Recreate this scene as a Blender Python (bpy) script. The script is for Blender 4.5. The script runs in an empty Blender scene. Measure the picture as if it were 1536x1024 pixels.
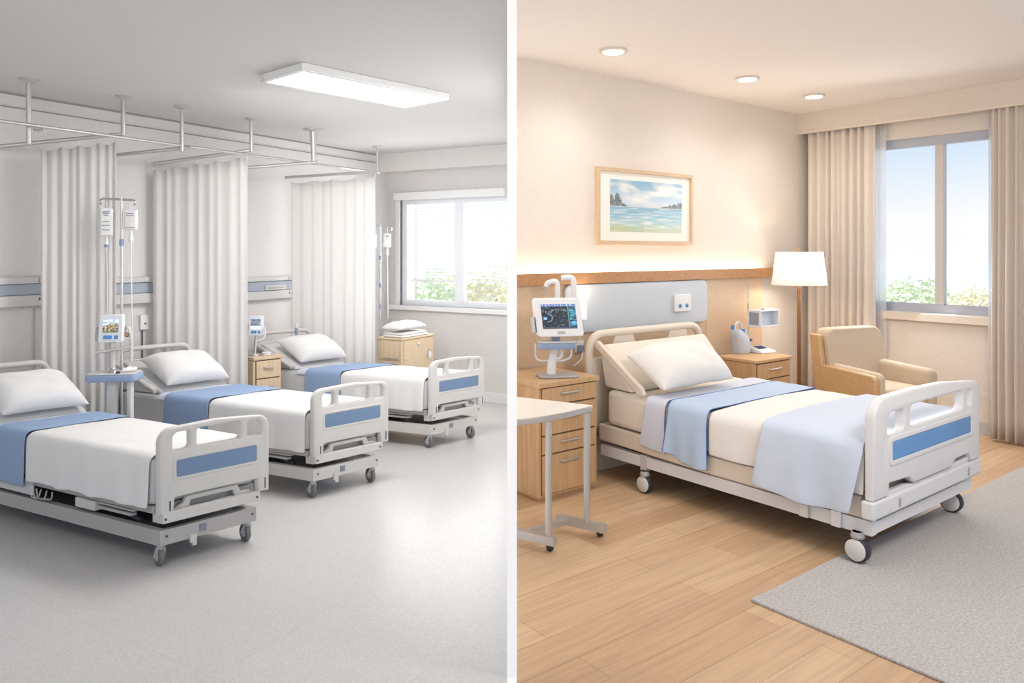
import bpy, bmesh, math, random
from mathutils import Vector, Matrix, noise
random.seed(7)
S = bpy.context.scene
COL = S.collection
pi = math.pi
# ------------------------------------------------------------------ camera
H = 1.5; F = 1120.0; CX = 768.0; HY = 375.0
cam = bpy.data.cameras.new('camera'); co = bpy.data.objects.new('camera', cam); COL.objects.link(co)
co.location = (0, 0, H); co.rotation_euler = (pi/2, 0, 0)
cam.sensor_width = 36; cam.lens = F/1536*36; cam.shift_y = -(512-HY)/1536; cam.clip_start = .05; cam.clip_end = 500
S.camera = co
S.view_settings.view_transform = 'Standard'
# ------------------------------------------------------------------ frames and measuring
class Fr:
    def __init__(s, o, e1, e2): s.o, s.e1, s.e2 = o, e1, e2
    def __call__(s, a, b, z): return Vector((s.o[0]+a*s.e1[0]+b*s.e2[0], s.o[1]+a*s.e1[1]+b*s.e2[1], z))
    def inv(s, X, Y):
        X -= s.o[0]; Y -= s.o[1]; d = s.e1[0]*s.e2[1]-s.e1[1]*s.e2[0]
        return ((X*s.e2[1]-Y*s.e2[0])/d, (s.e1[0]*Y-s.e1[1]*X)/d)
def dirv(deg): return (math.sin(math.radians(deg)), math.cos(math.radians(deg)))
W = Fr((0, 0), (1, 0), (0, 1))
angR = math.degrees(math.atan2(2200-CX, F)); uR = dirv(angR); vR = (uR[1], -uR[0])
angL = math.degrees(math.atan2(1420-CX, F)); uL = dirv(angL); vL = (uL[1], -uL[0])
R = Fr((0, 0), uR, vR); L = Fr((0, 0), uL, vL)
def at(x, y, Y): return Vector(((x-CX)/F*Y, Y, H-(y-HY)/F*Y))
def on_z(x, y, z): return at(x, y, (H-z)*F/(y-HY))
def on_v(fr, x, y, v):                 # sight line meets the plane b = v of a frame: (a, z)
    p = (x-CX)/F; a = (p*(fr.o[1]+v*fr.e2[1])-fr.o[0]-v*fr.e2[0])/(fr.e1[0]-p*fr.e1[1])
    Y = fr.o[1]+a*fr.e1[1]+v*fr.e2[1]; return a, H-(y-HY)/F*Y
def on_u(fr, x, y, u):                 # plane a = u: (b, z)
    p = (x-CX)/F; b = (p*(fr.o[1]+u*fr.e1[1])-fr.o[0]-u*fr.e1[0])/(fr.e2[0]-p*fr.e2[1])
    Y = fr.o[1]+u*fr.e1[1]+b*fr.e2[1]; return b, H-(y-HY)/F*Y
# ------------------------------------------------------------------ materials
def lin(c): c /= 255; return c/12.92 if c <= .04045 else ((c+.055)/1.055)**2.4
def C(r, g, b): return (lin(r), lin(g), lin(b), 1)
def new_mat(name):
    m = bpy.data.materials.new(name); m.use_nodes = True; nt = m.node_tree
    return m, nt, nt.nodes['Principled BSDF']
def setp(b, **k):
    for n, v in k.items():
        n = n.replace('_', ' ')
        if n in b.inputs: b.inputs[n].default_value = v
def M(name, col, rough=.5, metal=0, noise_amt=0, scale=40, bump=0, bscale=None, emit=None, estr=0, stretch=(1, 1, 1), sheen=0):
    m, nt, b = new_mat(name); setp(b, Base_Color=col, Roughness=rough, Metallic=metal)
    if sheen: setp(b, Sheen_Weight=sheen)
    if emit: setp(b, Emission_Color=emit, Emission_Strength=estr)
    if noise_amt or bump:
        tc = nt.nodes.new('ShaderNodeTexCoord'); mp = nt.nodes.new('ShaderNodeMapping'); mp.inputs['Scale'].default_value = stretch
        nt.links.new(tc.outputs['Object'], mp.inputs['Vector'])
        if noise_amt:
            n = nt.nodes.new('ShaderNodeTexNoise'); n.inputs['Scale'].default_value = scale; n.inputs['Detail'].default_value = 3
            nt.links.new(mp.outputs[0], n.inputs['Vector'])
            r = nt.nodes.new('ShaderNodeValToRGB'); e = r.color_ramp.elements
            e[0].position = .3; e[1].position = .7
            e[0].color = tuple(c*(1-noise_amt) for c in col[:3])+(1,); e[1].color = tuple(min(1, c*(1+noise_amt)) for c in col[:3])+(1,)
            nt.links.new(n.outputs['Fac'], r.inputs[0]); nt.links.new(r.outputs[0], b.inputs['Base Color'])
        if bump:
            n2 = nt.nodes.new('ShaderNodeTexNoise'); n2.inputs['Scale'].default_value = bscale or scale; n2.inputs['Detail'].default_value = 2
            nt.links.new(mp.outputs[0], n2.inputs['Vector'])
            bp = nt.nodes.new('ShaderNodeBump'); bp.inputs['Strength'].default_value = bump; bp.inputs['Distance'].default_value = .01
            nt.links.new(n2.outputs['Fac'], bp.inputs['Height']); nt.links.new(bp.outputs[0], b.inputs['Normal'])
    return m
def wood(name, c1, c2, rot=0, horiz=False, scale=1.0, rough=.45):
    """fine oak grain running up (or along the local horizontal)"""
    m, nt, b = new_mat(name); setp(b, Roughness=rough)
    tc = nt.nodes.new('ShaderNodeTexCoord'); mp = nt.nodes.new('ShaderNodeMapping')
    mp.inputs['Rotation'].default_value = (0, 0, rot)
    mp.inputs['Scale'].default_value = (3*scale, 60*scale, 60*scale) if horiz else (60*scale, 60*scale, 2.5*scale)
    n = nt.nodes.new('ShaderNodeTexNoise'); n.inputs['Scale'].default_value = 1; n.inputs['Detail'].default_value = 5; n.inputs['Distortion'].default_value = .6
    r = nt.nodes.new('ShaderNodeValToRGB'); r.color_ramp.elements[0].position = .3; r.color_ramp.elements[1].position = .72
    r.color_ramp.elements[0].color = c1; r.color_ramp.elements[1].color = c2
    nt.links.new(tc.outputs['Object'], mp.inputs[0]); nt.links.new(mp.outputs[0], n.inputs['Vector'])
    nt.links.new(n.outputs['Fac'], r.inputs[0]); nt.links.new(r.outputs[0], b.inputs['Base Color'])
    return m
def translucent(name, col, t=.4, rough=.9, wave=0):
    m, nt, b = new_mat(name); setp(b, Base_Color=col, Roughness=rough)
    tr = nt.nodes.new('ShaderNodeBsdfTranslucent'); tr.inputs['Color'].default_value = col
    mx = nt.nodes.new('ShaderNodeMixShader'); mx.inputs[0].default_value = t
    out = nt.nodes['Material Output']
    nt.links.new(b.outputs[0], mx.inputs[1]); nt.links.new(tr.outputs[0], mx.inputs[2]); nt.links.new(mx.outputs[0], out.inputs['Surface'])
    tc = nt.nodes.new('ShaderNodeTexCoord'); n = nt.nodes.new('ShaderNodeTexNoise'); n.inputs['Scale'].default_value = 250
    bp = nt.nodes.new('ShaderNodeBump'); bp.inputs['Strength'].default_value = .15; bp.inputs['Distance'].default_value = .005
    nt.links.new(tc.outputs['Object'], n.inputs['Vector']); nt.links.new(n.outputs['Fac'], bp.inputs['Height']); nt.links.new(bp.outputs[0], b.inputs['Normal'])
    return m
def emission(name, col, s):
    m, nt, b = new_mat(name); setp(b, Base_Color=(.9, .9, .9, 1), Emission_Color=col, Emission_Strength=s); return m
def canvas_mat(name, glow):
    m, nt, b = new_mat(name); setp(b, Roughness=.35)
    a = nt.nodes.new('ShaderNodeVertexColor'); a.layer_name = 'paint'
    nt.links.new(a.outputs['Color'], b.inputs['Base Color'])
    if glow:
        nt.links.new(a.outputs['Color'], b.inputs['Emission Color']); setp(b, Emission_Strength=glow)
    return m
def glass_mat():
    m, nt, b = new_mat('window glass'); out = nt.nodes['Material Output']
    t = nt.nodes.new('ShaderNodeBsdfTransparent'); t.inputs[0].default_value = (1, 1, 1, 1)
    g = nt.nodes.new('ShaderNodeBsdfGlossy'); g.inputs['Roughness'].default_value = .03
    mx = nt.nodes.new('ShaderNodeMixShader'); mx.inputs[0].default_value = .02
    nt.links.new(t.outputs[0], mx.inputs[1]); nt.links.new(g.outputs[0], mx.inputs[2]); nt.links.new(mx.outputs[0], out.inputs['Surface']); return m
def plank_mat():
    m, nt, b = new_mat('oak plank floor'); setp(b, Roughness=.42)
    tc = nt.nodes.new('ShaderNodeTexCoord'); mp = nt.nodes.new('ShaderNodeMapping')
    mp.inputs['Rotation'].default_value = (0, 0, -math.atan2(uR[1], uR[0]))
    br = nt.nodes.new('ShaderNodeTexBrick'); br.offset = .37; br.offset_frequency = 2
    for k, v in (('Scale', 1), ('Brick Width', 1.25), ('Row Height', .17), ('Mortar Size', .0016), ('Mortar Smooth', .3), ('Bias', 0)): br.inputs[k].default_value = v
    br.inputs['Color1'].default_value = C(216, 184, 148); br.inputs['Color2'].default_value = C(196, 160, 124); br.inputs['Mortar'].default_value = C(168, 132, 98)
    mp2 = nt.nodes.new('ShaderNodeMapping'); mp2.inputs['Rotation'].default_value = mp.inputs['Rotation'].default_value
    mp3 = nt.nodes.new('ShaderNodeMapping'); mp3.inputs['Scale'].default_value = (2.2, 38, 1)
    n = nt.nodes.new('ShaderNodeTexNoise'); n.inputs['Scale'].default_value = 1; n.inputs['Detail'].default_value = 5; n.inputs['Distortion'].default_value = .8
    r = nt.nodes.new('ShaderNodeValToRGB'); r.color_ramp.elements[0].color = (.88, .86, .84, 1); r.color_ramp.elements[1].color = (1.08, 1.08, 1.08, 1)
    r.color_ramp.elements[0].position = .3; r.color_ramp.elements[1].position = .65
    mx = nt.nodes.new('ShaderNodeMix'); mx.data_type = 'RGBA'; mx.blend_type = 'MULTIPLY'; mx.inputs[0].default_value = 1
    l = nt.links.new
    l(tc.outputs['Object'], mp.inputs[0]); l(mp.outputs[0], br.inputs['Vector']); l(tc.outputs['Object'], mp2.inputs[0]); l(mp2.outputs[0], mp3.inputs[0])
    l(mp3.outputs[0], n.inputs['Vector']); l(n.outputs['Fac'], r.inputs[0]); l(br.outputs['Color'], mx.inputs[6]); l(r.outputs[0], mx.inputs[7])
    l(mx.outputs[2], b.inputs['Base Color'])
    return m
def vinyl_mat():
    m, nt, b = new_mat('grey vinyl floor'); setp(b, Roughness=.3, Specular_IOR_Level=.3)
    tc = nt.nodes.new('ShaderNodeTexCoord'); mp = nt.nodes.new('ShaderNodeMapping')
    mp.inputs['Rotation'].default_value = (0, 0, -math.atan2(uL[1], uL[0]))
    br = nt.nodes.new('ShaderNodeTexBrick'); br.offset = 0
    for k, v in (('Scale', 1), ('Brick Width', .62), ('Row Height', .62), ('Mortar Size', .0018), ('Mortar Smooth', .6)): br.inputs[k].default_value = v
    br.inputs['Color1'].default_value = (1, 1, 1, 1); br.inputs['Color2'].default_value = (.985, .985, .985, 1); br.inputs['Mortar'].default_value = (.88, .88, .88, 1)
    n = nt.nodes.new('ShaderNodeTexNoise'); n.inputs['Scale'].default_value = 160; n.inputs['Detail'].default_value = 2
    r = nt.nodes.new('ShaderNodeValToRGB'); r.color_ramp.elements[0].position = .3; r.color_ramp.elements[1].position = .7
    r.color_ramp.elements[0].color = C(186, 184, 182); r.color_ramp.elements[1].color = C(204, 202, 200)
    mx = nt.nodes.new('ShaderNodeMix'); mx.data_type = 'RGBA'; mx.blend_type = 'MULTIPLY'; mx.inputs[0].default_value = 1
    l = nt.links.new
    l(tc.outputs['Object'], mp.inputs[0]); l(mp.outputs[0], br.inputs['Vector']); l(tc.outputs['Object'], n.inputs['Vector'])
    l(n.outputs['Fac'], r.inputs[0]); l(r.outputs[0], mx.inputs[6]); l(br.outputs['Color'], mx.inputs[7]); l(mx.outputs[2], b.inputs['Base Color'])
    return m
m_wallL = M('grey ward wallpaper', C(220, 217, 215), .9, 0, .06, 110, .4, 130)
m_ceilL = M('ward ceiling paint', C(208, 206, 204), .95, 0, .02, 60, .15, 120)
m_ceilR = M('room ceiling paint', C(232, 226, 221), .95, 0, .02, 60, .12, 120)
m_wallR = M('woven beige wallpaper', C(227, 218, 208), .9, 0, .05, 110, .4, 130)
m_val = M('beige pelmet fabric', C(216, 206, 195), .9, 0, .04, 60, .2, 140)
m_white = M('white gloss paint', C(235, 235, 235), .45)
m_part = M('self-lit white partition paint', (1, 1, 1, 1), .9, emit=(1, 1, 1, 1), estr=.3)  # emission painted in so the end face reads white; no lamp inside
m_base = M('grey skirting', C(200, 200, 200), .6)
m_soft = M('grey soffit paint', C(222, 219, 216), .9, 0, .02, 60)
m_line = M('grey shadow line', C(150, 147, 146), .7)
m_vinyl = vinyl_mat(); m_plank = plank_mat()
m_carpet = M('grey pile carpet', C(208, 203, 199), 1, 0, .2, 95, .9, 220)
m_oak = wood('oak veneer upright', C(196, 156, 112), C(214, 178, 136))
m_oakL = wood('pale oak veneer', C(205, 180, 148), C(220, 198, 168))
m_oakP = wood('oak wall panel', C(216, 187, 156), C(225, 198, 168), rot=-math.atan2(uR[1], uR[0]), horiz=True)
m_rail = wood('brown oak rail', C(174, 126, 84), C(198, 150, 106), rot=-math.atan2(uR[1], uR[0]), horiz=True)
m_oakA = wood('chair oak', C(202, 160, 112), C(216, 178, 132), horiz=True, rot=.9)
m_frameW = wood('light picture oak', C(206, 176, 142), C(218, 190, 156), horiz=True, scale=1)
m_cab_in = M('drawer gap shadow', C(120, 90, 60), .8)
m_plas = M('warm grey bed plastic', C(206, 203, 199), .42)
m_plasR = M('white bed plastic', C(226, 224, 224), .38)
m_cream = M('cream bed enamel', C(226, 214, 198), .4)
m_metal = M('grey painted steel', C(178, 175, 172), .45, .1)
m_metalD = M('dark steel', C(92, 90, 90), .5, .3)
m_slot = M('dark recess', C(70, 70, 72), .8)
m_inset = M('blue grey inset panel', C(112, 136, 168), .6, 0, .04, 150)
m_insetR = M('bright blue inset panel', C(104, 152, 204), .55, 0, .04, 150)
m_sheet = M('white cotton', C(226, 224, 222), .9, 0, 0, 1, .12, 160, sheen=.2)
m_sheetR = M('cream cotton', C(240, 235, 229), .9, 0, 0, 1, .12, 160, sheen=.2)
m_lav = M('lavender white sheet', C(214, 216, 228), .9, 0, 0, 1, .12, 160)
m_blue = M('blue cotton runner', C(146, 168, 200), .9, 0, .03, 200, .15, 160)
m_blueR = M('pale blue runner', C(186, 204, 228), .9, 0, .03, 200, .15, 160)
m_throw = M('pale ice blue throw', C(210, 220, 236), .9, 0, .02, 200, .15, 160)
m_pipe = M('blue piping', C(70, 112, 184), .8)
m_mat = M('grey mattress cover', C(206, 205, 206), .8, 0, 0, 1, .1, 160)
m_matR = M('cream mattress cover', C(236, 226, 212), .8, 0, 0, 1, .1, 160)
m_tyre = M('black rubber tyre', C(52, 53, 58), .55)
m_tyreG = M('grey castor wheel', C(112, 111, 112), .5)
m_hub = M('white wheel cap', C(222, 218, 212), .4)
m_chrome = M('chrome', C(205, 206, 208), .2, .9)
m_alu = M('satin aluminium', C(196, 194, 192), .35, .6)
m_curtL = translucent('grey white ward curtain', C(240, 238, 236), .42)
m_curtR = translucent('sand coloured drape', C(240, 230, 220), .3)
m_sheer = translucent('white sheer', C(254, 254, 254), .7)
_nt = m_sheer.node_tree; _mx = _nt.nodes.new('ShaderNodeMixShader'); _mx.inputs[0].default_value = .45
_old = _nt.nodes['Material Output'].inputs['Surface'].links[0].from_socket; _tr = _nt.nodes.new('ShaderNodeBsdfTransparent')
_nt.links.new(_old, _mx.inputs[1]); _nt.links.new(_tr.outputs[0], _mx.inputs[2]); _nt.links.new(_mx.outputs[0], _nt.nodes['Material Output'].inputs['Surface'])
m_panelW = M('grey service panel', C(203, 202, 200), .5)
m_panelB = M('blue grey service strip', C(164, 171, 183), .5)
m_frL = M('pale window frame', C(232, 235, 240), .45)
m_frR = M('grey window frame', C(178, 184, 196), .4)
m_frRw = M('warm grey mullion', C(206, 200, 196), .4)
m_glass = glass_mat()
m_blind = translucent('white blind slat', C(250, 250, 250), .5, .6)
m_glow = emission('white light diffuser', (1, .99, .98, 1), 9)
m_down = emission('downlight glow', (1, .93, .82, 1), 14)
m_led = emission('warm cove light', (1, .87, .68, 1), 22)
m_shade = None
m_pad = M('ice blue padded panel', C(206, 213, 220), .85, 0, .03, 180, .1, 200)
m_dev = M('white device plastic', C(232, 232, 234), .4)
m_devB = M('slate blue device plastic', C(140, 158, 190), .45)
m_blueP = M('bright blue plastic', C(84, 142, 206), .4)
m_darkB = M('navy plastic', C(52, 72, 120), .4)
m_bag = M('white medical bag', C(238, 238, 238), .35)
m_clear = M('clear tubing', C(225, 227, 230), .25)
m_chair = M('beige woven upholstery', C(208, 188, 164), .95, 0, .08, 160, .35, 220)
m_chairS = M('light beige seat fabric', C(216, 196, 170), .95, 0, .05, 160, .25, 220)
m_brass = M('brushed bronze', C(150, 112, 78), .4, .5)
m_tabletop = M('cream laminate', C(240, 232, 220), .4)
m_mount = M('ivory picture mount', C(244, 238, 230), .9)
m_leaf = M('pale green leaves with haze glow', C(206, 216, 184), .9, 0, .08, 3, emit=C(222, 228, 214), estr=.26)  # emission imitates bright outdoor haze on the leaves
m_leaf2 = M('pale olive leaves with haze glow', C(220, 215, 184), .9, 0, .08, 3, emit=C(232, 230, 216), estr=.26)  # same painted haze glow as the green leaves
m_bark = M('grey bark', C(168, 160, 150), .9)
m_stone = M('beige outside wall', C(236, 220, 202), .9, 0, .03, 5)
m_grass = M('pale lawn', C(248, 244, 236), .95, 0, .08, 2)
m_print = M('grey print', C(150, 152, 160), .8)
m_printB = M('blue print', C(70, 84, 150), .8)
# ------------------------------------------------------------------ mesh builder
class MB:
    def __init__(s, fr=W): s.v, s.f, s.fr = [], [], fr
    def add(s, pts, faces, world=False):
        n = len(s.v); s.v += [Vector(p) if world else s.fr(*p) for p in pts]; s.f += [tuple(i+n for i in f) for f in faces]; return s
    def box(s, a0, a1, b0, b1, z0, z1):
        return s.add([(a, b, z) for z in (z0, z1) for b in (b0, b1) for a in (a0, a1)],
                     [(0, 2, 3, 1), (4, 5, 7, 6), (0, 1, 5, 4), (2, 6, 7, 3), (0, 4, 6, 2), (1, 3, 7, 5)])
    def prism(s, poly, z0, z1):            # poly in (a, b)
        n = len(poly); return s.add([(a, b, z0) for a, b in poly]+[(a, b, z1) for a, b in poly],
            [tuple(range(n))[::-1], tuple(range(n, 2*n))]+[(i, (i+1) % n, n+(i+1) % n, n+i) for i in range(n)])
    def slab(s, poly, b0, b1, axis='a'):   # poly in (a, z) extruded over b, or in (b, z) extruded over a
        n = len(poly); g = (lambda p, t: (p[0], t, p[1])) if axis == 'a' else (lambda p, t: (t, p[0], p[1]))
        return s.add([g(p, b0) for p in poly]+[g(p, b1) for p in poly],
            [tuple(range(n))[::-1], tuple(range(n, 2*n))]+[(i, (i+1) % n, n+(i+1) % n, n+i) for i in range(n)])
    def tube(s, pts, r, seg=10, world=False, closed=False):
        P = [Vector(p) if world else s.fr(*p) for p in pts]
        n = len(P); base = len(s.v); up = None
        for i in range(n):
            d = (P[(i+1) % n]-P[i-1]) if closed else (P[min(i+1, n-1)]-P[max(i-1, 0)])
            d.normalize()
            if up is None:
                up = Vector((0, 0, 1)) if abs(d.z) < .9 else Vector((1, 0, 0))
            x = (up-d*up.dot(d)).normalized(); y = d.cross(x); up = x
            rr = r[i] if isinstance(r, (list, tuple)) else r
            for k in range(seg):
                t = 2*pi*k/seg; s.v.append(P[i]+(x*math.cos(t)+y*math.sin(t))*rr)
        for i in range(n if closed else n-1):
            j = (i+1) % n
            for k in range(seg):
                k2 = (k+1) % seg; s.f.append((base+i*seg+k, base+i*seg+k2, base+j*seg+k2, base+j*seg+k))
        if not closed:
            s.f.append(tuple(base+k for k in range(seg))[::-1]); s.f.append(tuple(base+(n-1)*seg+k for k in range(seg)))
        return s
    def lathe(s, c, prof, seg=24, axis=None):      # prof [(r, h)] about axis (world) at c (world)
        ax = Vector(axis or (0, 0, 1)).normalized(); x = ax.orthogonal().normalized(); y = ax.cross(x); c = Vector(c); base = len(s.v)
        for r, h in prof:
            for k in range(seg):
                t = 2*pi*k/seg; s.v.append(c+ax*h+(x*math.cos(t)+y*math.sin(t))*max(r, 1e-5))
        for i in range(len(prof)-1):
            for k in range(seg):
                k2 = (k+1) % seg; s.f.append((base+i*seg+k, base+i*seg+k2, base+(i+1)*seg+k2, base+(i+1)*seg+k))
        s.f.append(tuple(base+k for k in range(seg))[::-1]); s.f.append(tuple(base+(len(prof)-1)*seg+k for k in range(seg)))
        return s
    def grid(s, fn, n, m, world=False):
        base = len(s.v)
        for j in range(m+1):
            for i in range(n+1):
                p = fn(i/n, j/m); s.v.append(Vector(p) if world else s.fr(*p))
        for j in range(m):
            for i in range(n):
                q = base+j*(n+1)+i; s.f.append((q, q+1, q+n+2, q+n+1))
        return s
    def plate(s, outline, holes, b0, b1, bev=.008, flat=False):
        """outline and holes in (a, z), a slab over b with rounded edges and true openings"""
        cu = bpy.data.curves.new('tmp', 'CURVE'); cu.dimensions = '2D'; cu.fill_mode = 'BOTH'
        t = abs(b1-b0); cu.extrude = max(t/2-bev, 1e-4); cu.bevel_depth = bev; cu.bevel_resolution = 2; cu.offset = -bev
        for poly in [outline]+holes:
            sp = cu.splines.new('POLY'); sp.points.add(len(poly)-1); sp.use_cyclic_u = True
            for p, q in zip(sp.points, poly): p.co = (q[0], q[1], 0, 1)
        ob = bpy.data.objects.new('tmp', cu); COL.objects.link(ob)
        dg = bpy.context.evaluated_depsgraph_get(); me = ob.evaluated_get(dg).to_mesh()
        mid = (b0+b1)/2
        if flat: s.add([(v.co.x, v.co.y, mid+v.co.z) for v in me.vertices], [tuple(p.vertices) for p in me.polygons])
        else: s.add([(v.co.x, mid+v.co.z, v.co.y) for v in me.vertices], [tuple(p.vertices) for p in me.polygons])
        ob.evaluated_get(dg).to_mesh_clear(); bpy.data.objects.remove(ob); bpy.data.curves.remove(cu)
        return s
    def clip(s, x, keep_right):
        s._clip = (x, keep_right); return s
    def build(s, name, mat, parent=None, bevel=0, smooth=False, sub=0, solid=0, seg=2, colors=None):
        me = bpy.data.meshes.new(name); bm = bmesh.new()
        vs = [bm.verts.new(v) for v in s.v]
        lay = None
        for f in s.f:
            try: bm.faces.new([vs[i] for i in f])
            except ValueError: pass
        bm.verts.index_update()
        if not solid and not colors:
            bmesh.ops.remove_doubles(bm, verts=bm.verts, dist=1e-6)
            bmesh.ops.recalc_face_normals(bm, faces=bm.faces)
        if getattr(s, '_clip', None):
            x, kr = s._clip
            r = bmesh.ops.bisect_plane(bm, geom=bm.verts[:]+bm.edges[:]+bm.faces[:], plane_co=(x, 0, 0), plane_no=(1, 0, 0), clear_inner=kr, clear_outer=not kr)
            ed = [e for e in r['geom_cut'] if isinstance(e, bmesh.types.BMEdge)]
            try: bmesh.ops.contextual_create(bm, geom=ed)
            except Exception: pass
        root = parent
        while root is not None and root.parent is not None: root = root.parent
        if root is not None: off = Vector(root['base_point'])
        else:
            xs = [v.co for v in bm.verts]
            off = Vector(((min(p.x for p in xs)+max(p.x for p in xs))/2, (min(p.y for p in xs)+max(p.y for p in xs))/2, min(p.z for p in xs)))
        for v in bm.verts: v.co -= off
        bm.to_mesh(me); bm.free()
        if colors:
            ca = me.color_attributes.new('paint', 'FLOAT_COLOR', 'POINT')
            for i, c in enumerate(colors): ca.data[i].color = c
        me.materials.append(mat)
        if smooth:
            for p in me.polygons: p.use_smooth = True
        o = bpy.data.objects.new(name, me); COL.objects.link(o)
        if parent is not None: o.parent = parent
        else: o.location = off; o['base_point'] = tuple(off)
        if solid:
            md = o.modifiers.new('thickness', 'SOLIDIFY'); md.thickness = solid; md.offset = 1
        if bevel:
            md = o.modifiers.new('edges', 'BEVEL'); md.width = bevel; md.segments = seg; md.limit_method = 'ANGLE'; md.angle_limit = .6
            for p in me.polygons: p.use_smooth = True
            if hasattr(me, 'set_sharp_from_angle'): me.set_sharp_from_angle(angle=1.0)
        elif smooth and hasattr(me, 'set_sharp_from_angle') and not sub and not solid:
            me.set_sharp_from_angle(angle=.8)
        if sub:
            md = o.modifiers.new('soft', 'SUBSURF'); md.levels = sub; md.render_levels = sub
        return o
def tag(o, label, cat, group=None):
    o['label'] = label; o['category'] = cat
    if group: o['group'] = group
    return o
def thing(name, label, cat, loc, group=None):
    o = bpy.data.objects.new(name, None); COL.objects.link(o); o.location = loc; o['base_point'] = tuple(loc); o.empty_display_size = .1
    return tag(o, label, cat, group)
def struct(o): o['kind'] = 'structure'; return o
def box(fr, name, mat, parent, a0, a1, b0, b1, z0, z1, bevel=.004):
    return MB(fr).box(a0, a1, b0, b1, z0, z1).build(name, mat, parent, bevel)
def rrect(x0, x1, y0, y1, r, n=5):
    rs = r if isinstance(r, (list, tuple)) else (r,)*4      # bl br tr tl
    out = []
    for cx, cy, t0, q in ((x0+rs[0], y0+rs[0], pi, rs[0]), (x1-rs[1], y0+rs[1], 1.5*pi, rs[1]), (x1-rs[2], y1-rs[2], 0, rs[2]), (x0+rs[3], y1-rs[3], .5*pi, rs[3])):
        for i in range(n+1):
            t = t0+i/n*pi/2; out.append((cx+q*math.cos(t), cy+q*math.sin(t)))
    return out
def arc_path(pts, r, n=5):
    """polyline with rounded corners"""
    P = [Vector(p) for p in pts]; out = [P[0]]
    for i in range(1, len(P)-1):
        a, b, c = P[i-1], P[i], P[i+1]; d1 = (a-b).normalized(); d2 = (c-b).normalized()
        q = min(r, (a-b).length*.49, (c-b).length*.49)
        for k in range(n+1):
            t = k/n; out.append((b+d1*q)*(1-t)**2+b*2*t*(1-t)+(b+d2*q)*t*t)
    return out+[P[-1]]
def canvas(fr_pt, n, m, paint, name, mat, parent):
    """a flat picture: grid of n x m cells whose corner colours come from paint(s, t)"""
    mb = MB(); mb.grid(fr_pt, n, m, world=True)
    cols = [paint(i/n, j/m) for j in range(m+1) for i in range(n+1)]
    return mb.build(name, mat, parent, colors=cols)
def nz(x, y, z=0): return noise.noise(Vector((x, y, z)))
def mixc(a, b, t): t = max(0, min(1, t)); return tuple(p*(1-t)+q*t for p, q in zip(a, b))
PX = .017                                  # half thickness of the partition between the two rooms
# ------------------------------------------------------------------ SETTING
VL, UL, CL = -5.2, 6.27, 2.51              # ward: head wall, window wall, ceiling height
VR, UR, CR = -3.95, 6.75, 2.80             # private room
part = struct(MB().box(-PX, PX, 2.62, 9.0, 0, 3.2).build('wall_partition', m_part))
struct(MB().box(-PX, PX, -1.5, 2.62, CL, 3.2).build('wall_sun_block', m_part))  # unseen strip added to stop sun leaking in between the ceilings
def halfroom(name, poly, z0, z1, mat, right):
    m = MB().prism(poly, z0, z1); m.clip(PX if right else -PX, right); return struct(m.build(name, mat))
pL = [L(-4, VL-.1, 0)[:2], L(UL+.1, VL-.1, 0)[:2], L(UL+.1, 0, 0)[:2], (4, -1.5), (-7, -1.5)]
pR = [R(-4, VR-.1, 0)[:2], R(UR+.1, VR-.1, 0)[:2], R(UR+.1, 1.5, 0)[:2], (6.5, -1.5), (-6, -1.5)]
halfroom('floor', pL, -.06, 0, m_vinyl, False).name = 'floor_ward'
halfroom('floor', pR, -.06, 0, m_plank, True).name = 'floor_private'
halfroom('ceiling', pL, CL, CL+.06, m_ceilL, False).name = 'ceiling_ward'
halfroom('ceiling', pR, CR, CR+.06, m_ceilR, True).name = 'ceiling_private'
struct(MB(L).box(-4, UL+.1, VL-.1, VL, 0, CL).clip(-PX, False).build('wall_left', m_wallL))
def window_wall(fr, u, v0, v1, z0, z1, vs, ve, ztop, name, mat, right):
    m = MB(fr)
    m.box(u, u+.14, vs, ve, 0, z0); m.box(u, u+.14, vs, ve, z1, ztop); m.box(u, u+.14, vs, v0, z0, z1)
    if v1 < ve: m.box(u, u+.14, v1, ve, z0, z1)
    m.clip(PX if right else -PX, right); return struct(m.build(name, mat))
# ward window opening
wl_v0, wl_z1 = on_u(L, 600, 299, UL); _, wl_z0 = on_u(L, 600, 457, UL)
window_wall(L, UL, wl_v0, 0, wl_z0, wl_z1, VL-.1, 0, CL, 'wall_back', m_wallL, False)
# private room window opening
wr_v0 = on_u(R, 1282, 300, UR)[0]; wr_z0 = on_u(R, 1400, 470, UR)[1]; wr_z1 = on_u(R, 1400, 203, UR)[1]; wr_v1 = on_u(R, 1510, 300, UR)[0]
window_wall(R, UR, wr_v0, wr_v1, wr_z0, wr_z1, VR-.1, 1.5, CR, 'wall_right', m_wallR, True)
struct(MB(R).box(-1, UR+.1, VR-.1, VR, 0, CR).clip(PX, True).build('wall_head', m_wallR))
# ward cornice lines, soffit, skirting
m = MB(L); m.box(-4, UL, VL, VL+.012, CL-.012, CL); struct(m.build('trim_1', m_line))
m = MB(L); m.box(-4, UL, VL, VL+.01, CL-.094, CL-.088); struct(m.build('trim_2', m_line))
so_u = 6.11; so_z = 2.32
struct(MB(L).box(so_u, UL, VL, 0, so_z, CL).clip(-PX, False).build('trim_3', m_soft))
struct(MB(L).box(UL-.014, UL, VL, 0, 0, .095).clip(-PX, False).build('baseboard_back', m_white))
struct(MB(L).box(-4, UL-.014, VL, VL+.014, 0, .095).build('baseboard_left', m_white))
struct(MB(R).box(UR-.014, UR, VR, 1.5, 0, .105).build('baseboard_right', m_base))
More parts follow.
